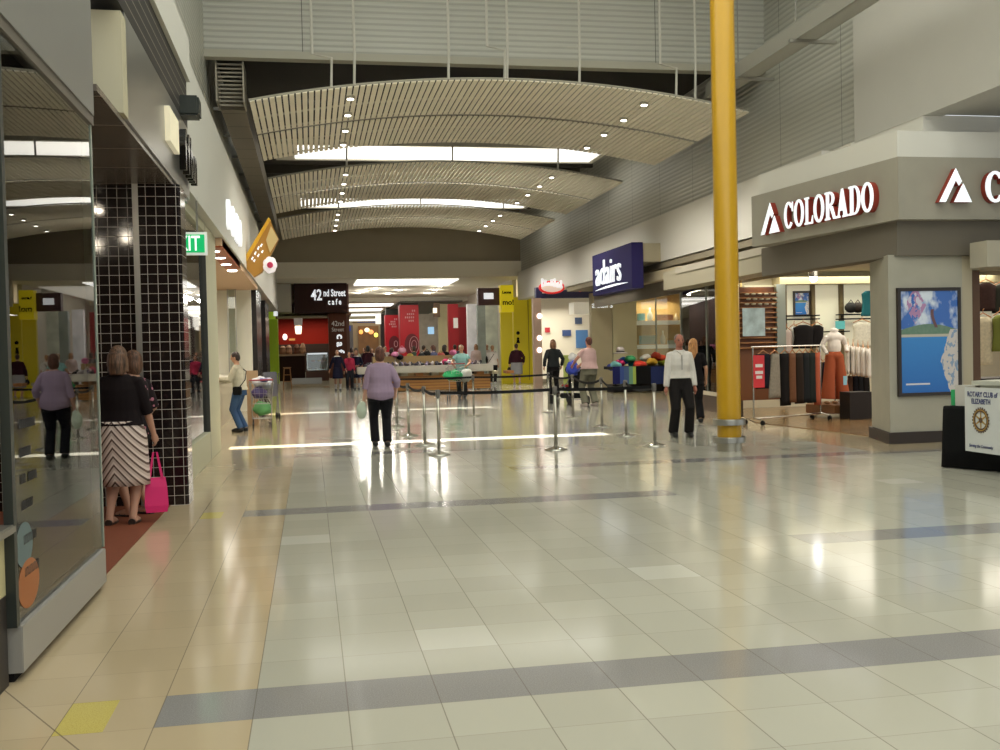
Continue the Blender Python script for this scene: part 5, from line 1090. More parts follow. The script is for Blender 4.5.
def person(label,loc,face,H=1.65,girth=1.0,feet=((-.10,.02,0),(.10,-.02,0)),hands=((-.235,.05,.80),(.235,.05,.80)),poles=((-.5,-1,0),(.5,-1,0)),
           lean=0.0,top=None,bottom=None,hair=None,shoes=None,skin=SK,headyaw=0,headtilt=0,voxel=.009,curl=.5,group=None,stoop=0.0,extra=None,sleeve_len=1.0,handdir=None):
    """top=(colour,hem z,sleeve 0..1,looseness,noise)  bottom=('trousers'|'skirt',material,hem z,flare)  hair=(colour,kind)"""
    s=H/1.70; t=thing('person',label,'person',(loc[0],loc[1],0),face,group); g=girth
    hipz=.93; sh=1.40-stoop*.03; L=lambda z:(0,lean*max(0,z-.9),0)
    off=lambda z:lean*max(0.0,z-.9)
    hips=[Vector((-.088*g,0,.90)),Vector((.088*g,0,.90))]; feet=[Vector(f) for f in feet]
    knees=[];ank=[]
    for i in (0,1):
        a=feet[i]+Vector((0,-.02,.085)); k,e=ik(hips[i],a,.44,.43,(0.05*(1 if i else -1),1,0)); knees.append(k); ank.append(e)
    sh-=.025; shs=[Vector((-.160*(.8+.2*g),off(sh),sh)),Vector((.160*(.8+.2*g),off(sh),sh))]; elb=[];wr=[]
    for i in (0,1):
        e,w_=ik(shs[i],hands[i],.29,.26,poles[i]); elb.append(e); wr.append(w_)
    hc=Vector((0,off(1.6)+.01+stoop*.06,1.595-stoop*.035)); rot=Matrix.Rotation(headyaw,3,'Z')@Matrix.Rotation(headtilt,3,'X')
    # torso profile: z, half width, half depth, y shift
    prof=[(.80,.10,.09,.0),(.86,.165,.115,-.01),(.94,.172,.118,-.012),(1.02,.155,.105,-.005),(1.10,.140,.098,0),(1.20,.150,.108,.008),(1.30,.158,.110,.008),(1.37,.155,.092,-.003),(1.415,.120,.074,-.008),(1.445,.075,.060,-.006),(1.47,.056,.054,-.004)]
    def torso(b,inf=0,z0=.8,z1=9,hemflare=0):
        rs=[]; P=[p for p in prof if z0-.001<=p[0]<=z1+.001]
        if z0>.8:
            for a_,b_ in zip(prof,prof[1:]):
                if a_[0]<z0<b_[0]: f=(z0-a_[0])/(b_[0]-a_[0]); P=[tuple(a_[i]+(b_[i]-a_[i])*f for i in range(4))]+P
        elif z0<.8: P=[(z0,.172,.12,-.01)]+[p for p in P if p[0]>.85]
        for j,(z,rx,ry,dy) in enumerate(P):
            nf=inf*(1 if z<1.25 else .55 if z<1.4 else .35); gx=rx*(g if z<1.33 else (g+1)/2)+nf; gy=ry*(g if z<1.33 else 1)+nf
            if j==0: gx+=hemflare; gy+=hemflare
            rs.append([(gx*cos(2*pi*k/20),off(z)+dy+gy*sin(2*pi*k/20),z) for k in range(20)])
        b.rings(rs)
    b=MB(); torso(b)
    b.tube([(0,off(1.42)-.005,1.42),(hc.x,hc.y-.012,1.56-stoop*.02)],[.058,.052],12)
    # head: skull, jaw, nose, ears
    def hp(v): return hc+rot@Vector(v)
    b.ell(tuple(hc+Vector((0,0,.015))),(.072,.092,.100),16,12,rot); b.ell(tuple(hp((0,.028,-.052))),(.052,.058,.058),14,10,rot)
    b.tube([hp((0,.078,.022)),hp((0,.108,-.018)),hp((0,.085,-.030))],[.010,.015,.010],8)
    for sx_ in (-1,1): b.ell(tuple(hp((sx_*.074,-.005,-.002))),(.010,.020,.030),8,6,rot)
    for i in (0,1):
        b.tube([hips[i]+Vector((0,0,.04)),hips[i].lerp(knees[i],.35),knees[i],knees[i].lerp(ank[i],.35),knees[i].lerp(ank[i],.75),ank[i]],[.098*g,.088*g,.056,.058*(g+1)/2,.040,.036],14)
        f=feet[i]; b.tube([f+Vector((0,-.05,.045)),f+Vector((0,.06,.04)),f+Vector((0,.15,.022))],[.040,.040,.026],10).tube([ank[i],f+Vector((0,-.02,.04))],[.038,.038],10)
        b.tube([shs[i]+Vector((.03*(1 if i==0 else -1),0,.0)),shs[i],shs[i].lerp(elb[i],.4),elb[i],elb[i].lerp(wr[i],.3),wr[i]],[.054,.052*(g+1)/2,.046*(g+1)/2,.037,.038,.025],12)
        # hand: palm, four unequal bent fingers, thumb from the side of the palm
        d=(wr[i]-elb[i]).normalized()
        if handdir: d=(d*.5+Vector(handdir[i])*.8).normalized()
        side=1 if i==0 else -1
        inn=Vector((side,0,0)); inn=(inn-d*inn.dot(d)); inn=(Vector((0,1,0))-d*d.y) if inn.length<.2 else inn; inn.normalize()   # palm faces inward
        acr=d.cross(inn); 
        if acr.y<0: acr=-acr                                                             # towards the thumb
        w0=wr[i]; pc=w0+d*.045
        b.tube([w0,pc-acr*.0,w0+d*.085],[.024,.034,.030],10).ell(tuple(pc+acr*.018),(.022,.022,.03),8,6).ell(tuple(pc-acr*.018),(.020,.020,.03),8,6)
        for q,(oa,ln) in enumerate(((.030,.070),(.010,.078),(-.010,.072),(-.030,.056))):
            p0=w0+d*.08+acr*oa; p1=p0+d*ln*.45+inn*ln*.12*curl; p2=p1+d*ln*.30*(1-.5*curl)+inn*ln*.32*curl; p3=p2+d*ln*.18*(1-curl)+inn*ln*.26*curl
            b.tube([p0-d*.02,p0,p1,p2,p3],[.0105,.0105,.0095,.0085,.0075],7)
        p0=w0+d*.03+acr*.028; p1=p0+acr*.022+d*.025+inn*.008; p2=p1+d*.028+inn*.012+acr*.004; b.tube([p0,p1,p2],[.013,.0115,.009],7)
    fm=(hc.x,hc.y,hc.z) if abs(headyaw)<.01 and not headtilt else None
    nm='skin_%.2f_%.2f'%(skin[0],skin[1])+('_face_%.2f_%.2f'%(hc.y,hc.z) if fm else '')
    body=obj('body',fuse(b,'body',skin_mat(nm,skin,(hc.x,hc.y,hc.z) if fm else None),voxel,2),None,t)
    if top:
        c,hem,slv,loose=top[:4]; m=top[4] if len(top)>4 else mat('cloth_t_%.3f_%.3f_%.3f'%c,c,.9,noise_amt=.08,nscale=14)
        b=MB(); torso(b,.010+loose,hem,1.45,loose*.6)
        for i in (0,1):
            ri=lambda r:r+.007+loose*.45
            A_=[shs[i]+Vector((.03*(1 if i==0 else -1),0,0)),shs[i],shs[i].lerp(elb[i],.4),elb[i],elb[i].lerp(wr[i],.3),elb[i].lerp(wr[i],.96)]; Rr=[.058,.060,ri(.050),ri(.042),ri(.040),ri(.028)]
            # cut the sleeve at the asked share of the arm
            lens=[(A_[k+1]-A_[k]).length for k in range(5)]; tot=sum(lens)*slv; acc=0; P=[A_[0]];Q=[Rr[0]]
            for k in range(5):
                if acc+lens[k]>=tot: f=(tot-acc)/lens[k]; P.append(A_[k].lerp(A_[k+1],f)); Q.append(Rr[k]+(Rr[k+1]-Rr[k])*f+.004); break
                acc+=lens[k]; P.append(A_[k+1]); Q.append(Rr[k+1])
            if slv>.06: b.tube(P,Q,12)
        obj('shirt',fuse(b,'shirt',m,voxel*1.05,3),None,t)
    if bottom:
        kind,m,hem,fl_=bottom
        if kind=='trousers':
            b=MB(); torso(b,.018,.785,1.04)
            for i in (0,1):
                a=ank[i]; P=[hips[i]+Vector((0,0,.04)),hips[i].lerp(knees[i],.35),knees[i],knees[i].lerp(a,.5)]; Rr=[.114*g,.104*g,.070+fl_*.5,.060+fl_]
                fz=max(0,min(1,(knees[i].z-hem)/(max(.01,knees[i].z-a.z)))); P.append(knees[i].lerp(a,min(1.12,fz))); Rr.append(.058+fl_*1.2); 
                if fz<.5: P=P[:3]+[P[-1]]; Rr=Rr[:3]+[Rr[-1]]
                b.tube(P,Rr,14)
            obj('trousers',fuse(b,'trousers',m,voxel*1.05,3),None,t)
        else:
            rs=[]
            for j in range(9):
                f=j/8; z=1.00-(1.00-hem)*f; rx=(.172+.032*min(1,f*5)+fl_*f)*g; ry=(.134+.026*min(1,f*5)+fl_*f*.8)*g
                my=-.010+((knees[0].y+knees[1].y)/2)*min(1,f)*.6
                rs.append([(rx*cos(2*pi*k/28)*(1+.02*f*sin(k*2.1)),my+ry*sin(2*pi*k/28)*(1+.03*f*sin(k*1.7)),z) for k in range(28)])
            obj('skirt',MB().rings(rs),m,t,smooth=True)
    if hair:
        c,kind=hair; m=hair_mat(c); b=MB()
        b.ell(tuple(hp((0,-.018,.035))),(.084,.092,.094),16,10,rot)
        if kind=='short': b.ell(tuple(hp((0,-.045,-.005))),(.076,.062,.085),14,8,rot)
        if kind=='bob': b.ell(tuple(hp((0,-.040,-.03))),(.088,.072,.115),14,10,rot).ell(tuple(hp((.055,-.01,-.04))),(.03,.05,.08),10,8,rot).ell(tuple(hp((-.055,-.01,-.04))),(.03,.05,.08),10,8,rot)
        if kind=='long': b.tube([hp((0,-.05,.04)),hp((0,-.065,-.08)),hp((0,-.085,-.20)),hp((0,-.10,-.32))],[.085,.088,.080,.040],14).tube([hp((.05,-.03,.0)),hp((.06,-.05,-.18))],[.045,.04],10).tube([hp((-.05,-.03,.0)),hp((-.06,-.05,-.18))],[.045,.04],10)
        if kind=='shoulder': b.tube([hp((0,-.04,.04)),hp((0,-.055,-.06)),hp((0,-.07,-.16))],[.088,.095,.066],14).tube([hp((.055,-.02,.0)),hp((.065,-.03,-.13))],[.042,.038],10).tube([hp((-.055,-.02,.0)),hp((-.065,-.03,-.13))],[.042,.038],10)
        if kind=='receding': b=MB(); b.ell(tuple(hp((0,-.024,.034))),(.081,.086,.085),14,10,rot)
        obj('hair',fuse(b,'hair',m,.010,2),None,t)
    if shoes:
        for i in (0,1):
            f=feet[i]; b=MB().tube([f+Vector((0,-.07,.045)),f+Vector((0,.0,.05)),f+Vector((0,.09,.042)),f+Vector((0,.175,.028))],[.046,.050,.047,.030],12)
            for v in b.bm.verts:
                if v.co.z<f.z+.004: v.co.z=f.z+.002
            obj('shoe',b,mat('shoe_c_%.2f_%.2f'%(shoes[0],shoes[1]),shoes,.45),t,smooth=True)
    if extra: extra(t,hc,hp,wr,elb,shs,ank,knees)
    t.scale=(s,s,s); return t
def TR(c,n='trouser'): return mat('%s_%.3f_%.3f_%.3f'%((n,)+c),c,.85,noise_amt=.12,nscale=10)
FA_=pi   # walking towards the viewer
# --- woman in the chevron skirt, back to us
ck=mat('chevron_skirt_cloth',(.6,.52,.5),.85); h=NB(ck); (x,y,z),co=h.xyz()
v_=h.m('ADD',h.m('MULTIPLY',h.m('ABSOLUTE',h.m('SUBTRACT',x,-.03)),1.25),z); v_=h.m('FRACT',h.m('DIVIDE',v_,.082))
h.L(h.mix(h.m('LESS_THAN',v_,.30),h.mix(h.m('GREATER_THAN',v_,.62),(.66,.56,.52),(.50,.41,.37)),(.115,.075,.065)),h.b.inputs['Base Color'])
def heels(c):
    def f(t,hc,hp,wr,elb,shs,ank,knees):
        for a in ank:
            b=MB().tube([(a.x,a.y-.05,.03),(a.x,a.y+.08,.018),(a.x,a.y+.17,.014)],[.034,.040,.028],10).tube([(a.x-.035,a.y+.10,.03),(a.x,a.y+.10,.062),(a.x+.035,a.y+.10,.03)],.009,6).tube([(a.x-.035,a.y+.03,.03),(a.x,a.y+.05,.075),(a.x+.035,a.y+.03,.03)],.008,6)
            obj('sandal',b,mat('sandal_dark_brown',(.03,.014,.010),.5),t)
    return f
person('woman in black top and chevron striped skirt, back turned, holding the pink bag',(-1.74,9.86),R(-8),1.64,1.17,feet=((-.12,.0,.0),(.09,.03,.0)),hands=((-.26,.06,.84),(.27,.14,.86)),
    poles=((-.5,-1,0),(.5,-1,0)),top=((.012,.006,.008),.96,.62,.014),bottom=('skirt',ck,.38,.0),hair=((.085,.042,.022),'shoulder'),skin=(.42,.22,.15),voxel=.0075,extra=heels(0),curl=.9)
# pink bag held in her right hand
pb=thing('shopping_bag','bright pink shopping bag hanging from the hand of the woman in the chevron skirt','bag',(-1.455,9.95,-.03),R(10))
pb.scale=(.85,.85,.95)
PK=mat('bag_hot_pink',(.62,.008,.14),.6,noise_amt=.08,nscale=8)
b=MB(); b.rings([[(-.11,-.045,.13),(.11,-.045,.13),(.11,.045,.13),(-.11,.045,.13)],[(-.125,-.05,.2),(.125,-.05,.2),(.125,.05,.2),(-.125,.05,.2)],[(-.115,-.03,.38),(.115,-.03,.38),(.115,.03,.38),(-.115,.03,.38)],[(-.10,-.008,.47),(.10,-.008,.47),(.10,.008,.47),(-.10,.008,.47)]]); obj('bag_body',b,PK,pb)
for y in (-.012,.012): obj('handle',MB().rings([[(-.085,y-.004,.45),(-.055,y-.004,.45),(-.055,y+.004,.45),(-.085,y+.004,.45)],[(-.028,y-.004,.72),(-.008,y-.004,.72),(-.008,y+.004,.72),(-.028,y+.004,.72)],[(.008,y-.004,.72),(.028,y-.004,.72),(.028,y+.004,.72),(.008,y+.004,.72)],[(.055,y-.004,.45),(.085,y-.004,.45),(.085,y+.004,.45),(.055,y+.004,.45)]]),PK,pb)
# --- second woman half hidden behind her
fl_m=mat('floral_black_top',(.02,.012,.015),.9); h=NB(fl_m); vo=h.n('ShaderNodeTexVoronoi'); vo.inputs['Scale'].default_value=16; tc=h.n('ShaderNodeTexCoord'); h.L(tc.outputs['Object'],vo.inputs['Vector']); h.L(h.mix(h.m('LESS_THAN',vo.outputs['Distance'],.30),(.012,.008,.010),(.42,.16,.22)),h.b.inputs['Base Color'])
person('woman in pink flowered black top and shorts, half hidden behind the chevron skirt',(-1.70,10.38),R(55),1.60,1.0,feet=((-.09,.04,0),(.12,-.02,0)),hands=((-.20,.18,.98),(.22,.20,.96)),top=((.02,.012,.015),.84,.55,.02,fl_m),bottom=('trousers',TR((.012,.010,.012)),.52,.02),hair=((.09,.04,.02),'bob'),skin=(.46,.25,.17),voxel=.0075,extra=heels(0))
# --- woman in the lilac shirt, walking away
def pale_bag(t,hc,hp,wr,elb,shs,ank,knees): pass
person('woman in a loose lilac shirt and black trousers walking away, short auburn hair',(1.12,16.85),R(3),1.63,1.14,feet=((-.10,.10,0),(.09,-.06,.0)),hands=((-.29,.04,.82),(.27,.10,.90)),poles=((-.6,-1,0),(.6,-1,0)),
    top=((.30,.22,.31),.80,.74,.032),bottom=('trousers',TR((.012,.012,.018)),.05,.018),hair=((.085,.028,.014),'bob'),shoes=(.01,.01,.01),skin=(.46,.25,.18),voxel=.009)
o=thing('carrier_bag','small crumpled pale green white bag in the left hand of the lilac shirted woman','bag',(.80,16.83,.60))
obj('bag_body',MB().ell((0,0,0),(.085,.05,.14),12,8).ell((.02,0,.10),(.05,.04,.06),8,6),mat('bag_pale_green',(.48,.55,.44),.6,noise_amt=.2,nscale=18),o,smooth=True); obj('bag_handle',MB().tube([(-.03,0,.12),(.0,0,.2),(.04,0,.12)],.008,6),mat('bag_pale_green'),o)
# --- man in white shirt coming towards us
def man_extra(t,hc,hp,wr,elb,shs,ank,knees):
    obj('collar',MB().tube([(-.07,.02,1.44),(-.05,.075,1.43),(0,.105,1.38),(.05,.075,1.43),(.07,.02,1.44),(0,-.06,1.47),(-.07,.02,1.44)],.014,6),mat('collar_white',(.70,.67,.62),.8),t)
    obj('belt',MB().rings([[(.168*cos(2*pi*k/24),.124*sin(2*pi*k/24)-.004,z) for k in range(24)] for z in (1.0,1.035)]),BLACK,t)
    obj('placket',MB().box(-.012,.012,.142,.152,1.12,1.36),mat('placket_shadow_cloth',(.42,.40,.38),.8),t)
person('man in white shirt and black trousers walking towards us beside the last queue post',(6.16,16.45),R(176),1.74,1.0,feet=((-.13,.06,.0),(.11,-.04,.0)),hands=((-.235,.06,.84),(.25,.05,.80)),
    top=((.66,.63,.59),.98,1.0,.022),bottom=('trousers',TR((.022,.018,.018)),.05,.022),hair=((.17,.13,.12),'receding'),shoes=(.01,.01,.01),skin=(.36,.13,.085),voxel=.009,extra=man_extra)
# --- woman with long blonde hair behind him
person('woman in black with long blonde hair walking away behind the man in white',(7.53,19.3),R(-12),1.68,1.0,feet=((-.09,.12,0),(.09,-.14,.02)),hands=((-.24,.05,.82),(.25,.08,.86)),top=((.010,.008,.010),.86,.45,.012),bottom=('trousers',TR((.010,.009,.011)),.05,.02),hair=((.36,.17,.055),'long'),shoes=(.01,.01,.01),headyaw=R(-25),voxel=.010)
# --- customer in jeans at the counter
cu=mat('pale_print_jacket',(.52,.48,.36),.9,noise_amt=.25,nscale=18)
def strap(t,hc,hp,wr,elb,shs,ank,knees):
    obj('shoulder_strap',MB().tube([(.13,.05,1.42),(.05,-.135,1.30),(-.08,-.145,1.12),(-.19,-.06,.98)],.011,6),BLACK,t); obj('pouch',MB().box(-.27,-.17,-.10,.08,.80,.98),BLACK,t,bevel=.015)
person('person in blue jeans and pale jacket, dark haired, leaning on the cream counter',(-1.44,21.45),R(78),1.62,1.0,feet=((-.08,.0,0),(.08,-.06,0)),hands=((-.16,.40,1.14),(.16,.42,1.13)),poles=((-.4,-.4,-1),(.4,-.4,-1)),lean=.10,
    top=((.52,.48,.36),.90,.95,.026,cu),bottom=('trousers',TR((.045,.095,.20),'denim'),.04,.008),hair=((.025,.012,.008),'short'),shoes=(.01,.01,.01),headtilt=R(-12),voxel=.009,extra=strap)
# --- schoolgirls
def collar(t,hc,hp,wr,elb,shs,ank,knees):
    obj('white_collar',MB().lathe([(.075,1.455),(.125,1.425),(.13,1.43),(.08,1.465)],0,0,18),mat('collar_bright',(.72,.7,.68),.8),t)
    for a,k in zip(ank,knees): obj('white_sock',MB().tube([tuple(a),tuple(a.lerp(k,.55))],[.042,.060],12),mat('sock_white',(.62,.60,.60),.8),t)
NV=TR((.012,.013,.045),'uniform')
person('schoolgirl in a navy dress with white collar and socks, walking beside the cafe pillar',(1.12,43.9),R(182),1.74,.92,feet=((-.09,.05,0),(.09,-.05,0)),hands=((-.34,.06,.86),(.33,.03,.86)),top=((.012,.013,.045),.84,.9,.012),bottom=('skirt',NV,.52,.04),hair=((.14,.06,.03),'receding'),shoes=(.01,.01,.01),voxel=.012,extra=collar)
person('schoolgirl in navy with hands folded in front, right of the other schoolgirl',(1.95,44.5),R(178),1.72,.95,feet=((-.08,.03,0),(.08,-.04,0)),hands=((-.06,.20,1.03),(.06,.22,1.03)),poles=((-1,-.6,-.3),(1,-.6,-.3)),top=((.012,.013,.045),.84,.9,.012),bottom=('skirt',NV,.52,.04),hair=((.20,.10,.05),'bob'),shoes=(.01,.01,.01),voxel=.012,extra=collar)
# --- woman in teal with the trolley
person('grey haired woman in a pale teal top pushing a shopping trolley beside the kiosk',(4.95,33.6),R(165),1.76,1.08,feet=((-.10,.10,0),(.10,-.12,0)),hands=((-.20,.36,1.04),(.20,.36,1.04)),poles=((-1,-.3,-.6),(1,-.3,-.6)),lean=.06,top=((.25,.48,.46),.86,.35,.025),bottom=('trousers',TR((.03,.03,.03)),.05,.02),hair=((.34,.26,.16),'short'),shoes=(.02,.015,.015),voxel=.011)
# --- others in the middle distance
def bagstrap(t,hc,hp,wr,elb,shs,ank,knees):
    obj('shoulder_strap',MB().tube([(.14,0,1.44),(.05,-.14,1.30),(-.12,-.145,1.05),(-.20,-.06,.95)],.012,6),BLACK,t); obj('shoulder_bag',MB().ell((-.25,-.02,1.10),(.06,.12,.16),10,8),BLACK,t,smooth=True)
person('person in white shirt with black strap across the back, right end of kiosk',(8.25,46.2),R(-15),1.80,1.05,feet=((-.09,.08,0),(.10,-.12,.04)),top=((.58,.54,.50),.86,.5,.03),bottom=('trousers',TR((.012,.012,.014)),.12,.012),hair=((.30,.16,.07),'short'),shoes=(.5,.5,.5),voxel=.012,extra=bagstrap)
def hbag(t,hc,hp,wr,elb,shs,ank,knees): obj('handbag',MB().ell((-.30,.03,.62),(.10,.06,.12),10,8).tube([(-.34,.03,.72),(-.29,.04,.82),(-.24,.03,.72)],.010,6),BLACK,t,smooth=True)
person('person in maroon jumper and grey skirt with black handbag before the yellow wall',(9.25,45.6),R(-5),1.85,1.22,feet=((-.10,.04,0),(.11,-.10,.03)),hands=((-.30,.03,.86),(.30,.05,.92)),top=((.055,.010,.022),.92,1.0,.035),bottom=('skirt',TR((.28,.28,.30)),.42,.01),hair=((.05,.02,.015),'short'),shoes=(.4,.33,.3),voxel=.012,extra=hbag)
person('brown haired woman in dark grey jacket and black trousers by the rear queue post',(7.75,32.2),R(0),1.86,1.0,feet=((-.10,.05,0),(.10,-.05,0)),hands=((-.27,.04,.90),(.27,.10,.92)),top=((.030,.035,.038),.90,.95,.02),bottom=('trousers',TR((.012,.010,.012)),.05,.012),hair=((.19,.085,.04),'shoulder'),shoes=(.01,.01,.01),voxel=.011)
person('man in a pink shirt and grey green trousers pushing a pram, back turned',(7.34,26.4),R(20),1.84,1.12,feet=((-.14,.02,0),(.13,-.04,0)),hands=((-.26,.34,1.02),(-.05,.36,1.0)),poles=((-1,-.4,-.4),(1,-.4,-.4)),top=((.50,.34,.33),.93,.35,.035),bottom=('trousers',TR((.13,.125,.09)),.05,.03),hair=((.09,.025,.015),'short'),shoes=(.40,.33,.25),skin=(.45,.2,.14),voxel=.010)
# --- shoppers around the kiosk and beyond
P_=[(349,372,352,(.30,.02,.05),(.05,.03,.03),'person in dark red with a pink bundle left of the lilac shirted woman',44,0.0,1),
(368,366,345,(.05,.008,.02),(.02,.02,.02),'person in maroon with dark hair behind the lilac shirted woman',45.5,0,2),
(380,368,346,(.02,.02,.02),(.40,.32,.22),'grey blond person in black behind the kiosk, left part',47,0,0),
(356,360,338,(.35,.40,.30),(.06,.04,.03),'person in pale green left of the red banners, far away',58,0,1),
(364,360,337,(.12,.10,.08),(.04,.02,.02),'dark clad person beside the white far stall',62,1,2),
(372,360,336,(.60,.58,.55),(.05,.03,.02),'white shirted person at the far white stall',66,0,1),
(424,366,342,(.50,.50,.45),(.05,.03,.02),'person in white before the crowded glass front',50,0,0),
(433,366,341,(.62,.52,.45),(.12,.05,.03),'person in pale pink beside the kiosk rear tier',49,1,1),
(444,364,339,(.28,.42,.14),(.03,.02,.02),'person in a light green top before the cream column',52,0,2),
(445,372,345,(.012,.012,.012),(.02,.015,.01),'dark haired person in black leaning at the kiosk',44.5,0,1),
(455,366,339,(.10,.10,.13),(.02,.015,.01),'person in a grey top, left of a pair before the red column',51,0,0),
(460,366,338,(.08,.07,.09),(.03,.02,.015),'person in dark grey, right of a pair before the red column',51.6,0,2),
(352,366,343,(.10,.05,.06),(.03,.02,.02),'dark clad shopper left of the far stall, small in the distance',56,0,2),
(385,366,347,(.45,.40,.36),(.12,.06,.03),'shopper in beige behind the kiosk under the left red banner',53,1,0),
(392,367,348,(.16,.03,.03),(.04,.02,.015),'shopper in dark red behind the kiosk between the banners',50,0,1),
(414,366,345,(.05,.08,.06),(.05,.03,.02),'shopper in dark green right of the red banners',54,1,2),
(476,366,340,(.55,.42,.40),(.25,.16,.08),'person in pale pink between the teal and white tops',50,0,1),
(487,364,339,(.65,.58,.56),(.55,.50,.46),'white haired person near the plum shop sign',51,1,0)]
for i,(px,pf,ph,c,hcl,l,Y,f,k) in enumerate(P_):
    p=aY(px,355,Y); zt=aY(px,ph,Y).z
    person(l,(p.x,Y),R((0,180,60,-50,150)[(i*3+k)%5]),max(1.45,min(1.9,zt)),1.0+.05*(i%3),top=(c,.88,(.4,.95,.6)[k],.02),bottom=('trousers',TR(((.02,.02,.03),(.05,.04,.04),(.1,.1,.12))[i%3]),.05,.012),hair=(hcl,('short','shoulder','bob')[k]),shoes=(.02,.02,.02),voxel=.018)
# ================================================================== TROLLEYS AND PRAM
def trolley(label,loc,rz,bags):
    t=thing('shopping_trolley',label,'shopping trolley',loc,rz); W=mat('trolley_wire',(.45,.43,.40),.3,.9)
    b=MB(); zb,zt_=.52,.96; r0=[(-.20,-.34,zb),(.20,-.34,zb),(.16,.36,zb+.08),(-.16,.36,zb+.08)]; r1=[(-.26,-.42,zt_),(.26,-.42,zt_),(.20,.46,zt_-.03),(-.20,.46,zt_-.03)]
    for r in (r0,r1): b.tube(r+[r[0]],.009,6)
    for i in range(4):
        a0,a1=Vector(r0[i]),Vector(r0[(i+1)%4]); c0_,c1_=Vector(r1[i]),Vector(r1[(i+1)%4]); n=7 if i%2 else 5
        for k in range(n+1): b.tube([a0.lerp(a1,k/n),c0_.lerp(c1_,k/n)],.0035,4)
        for f in (.25,.5,.75): b.tube([a0.lerp(c0_,f),a1.lerp(c1_,f)],.0035,4)
    for k in range(7): b.tube([Vector(r0[0]).lerp(Vector(r0[1]),k/6),Vector(r0[3]).lerp(Vector(r0[2]),k/6)],.0035,4)
    obj('wire_basket',b,W,t)
    f=MB()
    for sx_ in (-1,1): f.tube([(sx_*.24,-.46,1.02),(sx_*.21,-.40,.60),(sx_*.20,-.30,.20),(sx_*.19,.40,.17)],.013,8)
    f.tube([(-.2,-.3,.2),(.2,-.3,.2)],.011,6).tube([(-.19,.40,.17),(.19,.40,.17)],.011,6); obj('chassis',f,W,t)
    sh_=MB()
    for k in range(7): sh_.tube([(-.17+.057*k,-.28,.22),(-.16+.053*k,.36,.22)],.004,4)
    obj('lower_rack',sh_,W,t)
    obj('push_handle',MB().tube([(-.25,-.48,1.03),(.25,-.48,1.03)],.017,8),mat('handle_red',(.35,.04,.05),.5),t)
    for x,y in ((-.19,-.30),(.19,-.30),(-.17,.38),(.17,.38)): obj('castor',MB().tube([(x-.014,y,.06),(x+.014,y,.06)],.06,14).box(x-.008,x+.008,y-.02,y+.02,.08,.19),mat('castor_black',(.02,.02,.02),.5),t)
    return t
t=trolley('shopping trolley with white and blue bags, standing behind the person in jeans',(-1.08,22.75,0),R(4),0)
def sack(nm,loc,r,c,label,seed=0):
    b=MB().ell((0,0,0),r,14,10)
    for v in b.bm.verts: v.co+=v.co.normalized()*.10*r[0]*noise.noise(v.co*12+Vector((seed,1,0)))*3
    o=obj(nm,b,mat('sack_%.2f_%.2f_%.2f'%c,c,.55),smooth=True); o.location=loc; return tag(o,label,'bag')
sack('carrier_bag',(-1.10,22.7,.98),(.16,.15,.12),(.62,.62,.66),'white plastic bag on top of the trolley behind the jeans customer',1)
sack('carrier_bag',(-.98,22.95,.95),(.15,.14,.13),(.55,.58,.68),'blue white plastic bag hanging over the trolley end',2)
sack('carrier_bag',(-1.0,22.6,1.02),(.10,.10,.04),(.05,.07,.40),'strong blue bag flap on the same trolley',3)
sack('carrier_bag',(-1.12,22.7,.74),(.16,.13,.13),(.05,.03,.14),'dark purple bag inside the trolley behind the jeans customer',4)
sack('carrier_bag',(-1.05,22.6,.40),(.20,.16,.15),(.10,.32,.10),'green bag on the lower rack of the same trolley',5)
o=obj('cardboard_box',MB().box(-1.42,-1.18,23.4,23.65,.0,1.22),mat('cardboard',(.42,.28,.16),.8)); tag(o,'tall brown cardboard box behind the white bags','box')
o=thing('push_chair','dark grey folded push chair beside the black brown posts','push chair',(-1.0,25.6,0),R(10))
obj('seat_fabric',MB().box(-.17,.17,-.10,.05,.55,1.15),mat('pram_grey',(.10,.10,.12),.8),o,bevel=.02); 
fr=MB()
for x in (-.18,.18): fr.tube([(x,-.28,1.12),(x,0,.6),(x,.22,.08)],.014,8).tube([(x,.12,.9),(x,-.2,.08)],.014,8)
obj('frame',fr,mat('pram_frame',(.12,.12,.13),.4,.5),o)
for x in (-.18,.18):
    for y in (-.2,.22): obj('wheel',MB().tube([(x-.02,y,.07),(x+.02,y,.07)],.07,14),BLACK,o)
t=trolley('shopping trolley holding green bags, pushed by the woman in teal',(4.55,32.5,0),R(165),0); t.scale=(1.12,1.12,1.12)
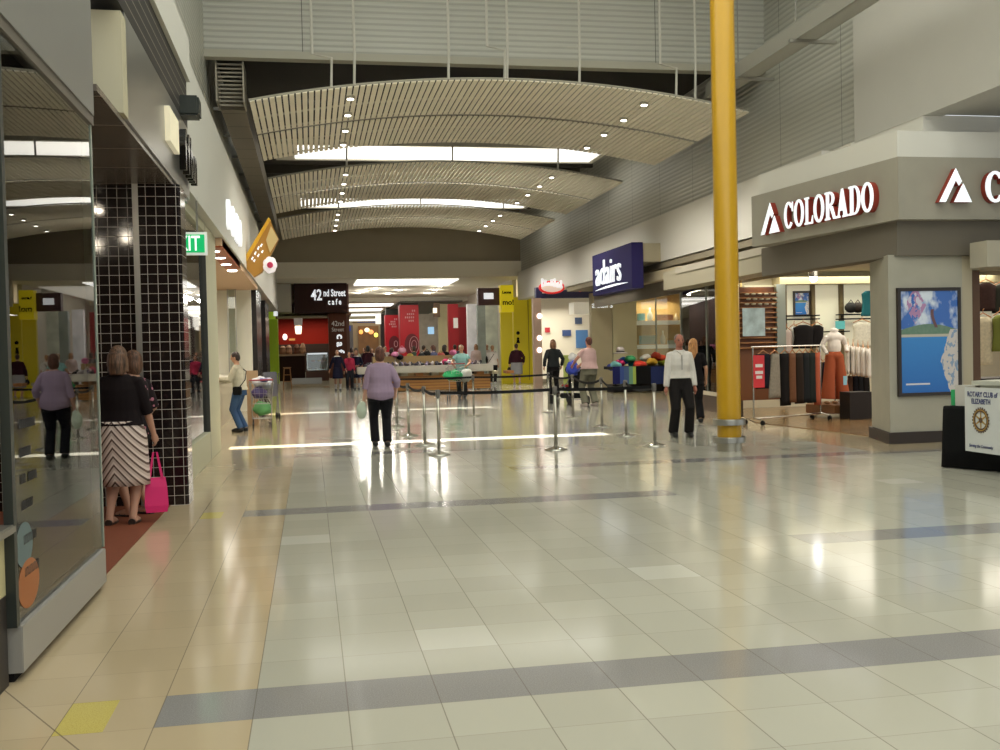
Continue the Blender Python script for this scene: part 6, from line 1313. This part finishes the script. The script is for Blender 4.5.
sack('carrier_bag',(4.45,32.25,.80),(.30,.26,.16),(.02,.36,.12),'large bright green bag in the teal woman\'s trolley',6)
sack('carrier_bag',(4.95,32.6,.78),(.20,.18,.22),(.50,.50,.46),'whitish bag at the handle end of the teal woman\'s trolley',7)
# pram
pm=thing('pram','dark pram with red lining pushed by the man in the pink shirt','pram',(7.10,27.5,0),R(14)); PF=mat('pram_tube',(.20,.20,.21),.35,.7)
fr=MB()
for x in (-.24,.24): fr.tube([(x,-.60,1.0),(x,-.25,.62),(x,.30,.40),(x,.62,.16)],.015,8).tube([(x,-.45,.16),(x,-.05,.55)],.015,8)
fr.tube([(-.24,-.60,1.0),(.24,-.60,1.0)],.018,8).tube([(-.24,-.45,.16),(.24,-.45,.16)],.012,8).tube([(-.24,.62,.16),(.24,.62,.16)],.012,8); obj('frame',fr,PF,pm)
obj('seat_shell',MB().box(-.21,.21,-.25,.30,.38,.50).box(-.21,.21,-.34,-.22,.42,.95),mat('pram_black',(.015,.015,.018),.8),pm,bevel=.03); obj('red_lining',MB().box(-.17,.17,-.21,.24,.50,.56).box(-.17,.17,-.22,-.18,.5,.85),mat('pram_red',(.40,.02,.03),.8),pm,bevel=.02)
obj('hood',MB().ell((0,-.18,.98),(.23,.26,.16),14,8),mat('pram_black'),pm,smooth=True); obj('lower_basket',MB().box(-.20,.20,-.35,.30,.18,.32),mat('pram_black'),pm,bevel=.03)
for x in (-.27,.27):
    for y in (-.45,.62): obj('wheel',MB().tube([(x-.02,y,.13),(x+.02,y,.13)],.13,20),mat('tyre_black',(.02,.02,.02),.7),pm)
sack('carrier_bag',(7.02,26.9,1.02),(.18,.13,.20),(.02,.05,.42),'deep blue bag hanging at the pram handle',8)
sack('carrier_bag',(7.08,27.1,1.30),(.13,.12,.14),(.62,.62,.60),'white bag with dark print above the blue bag',9)
o=pbox('display_board',564,355,572,392,36.2,.1,mat('board_lime',(.42,.48,.12),.6)); tag(o,'pale lime display board between the dark jacket and the pink shirt','board')
#@@END
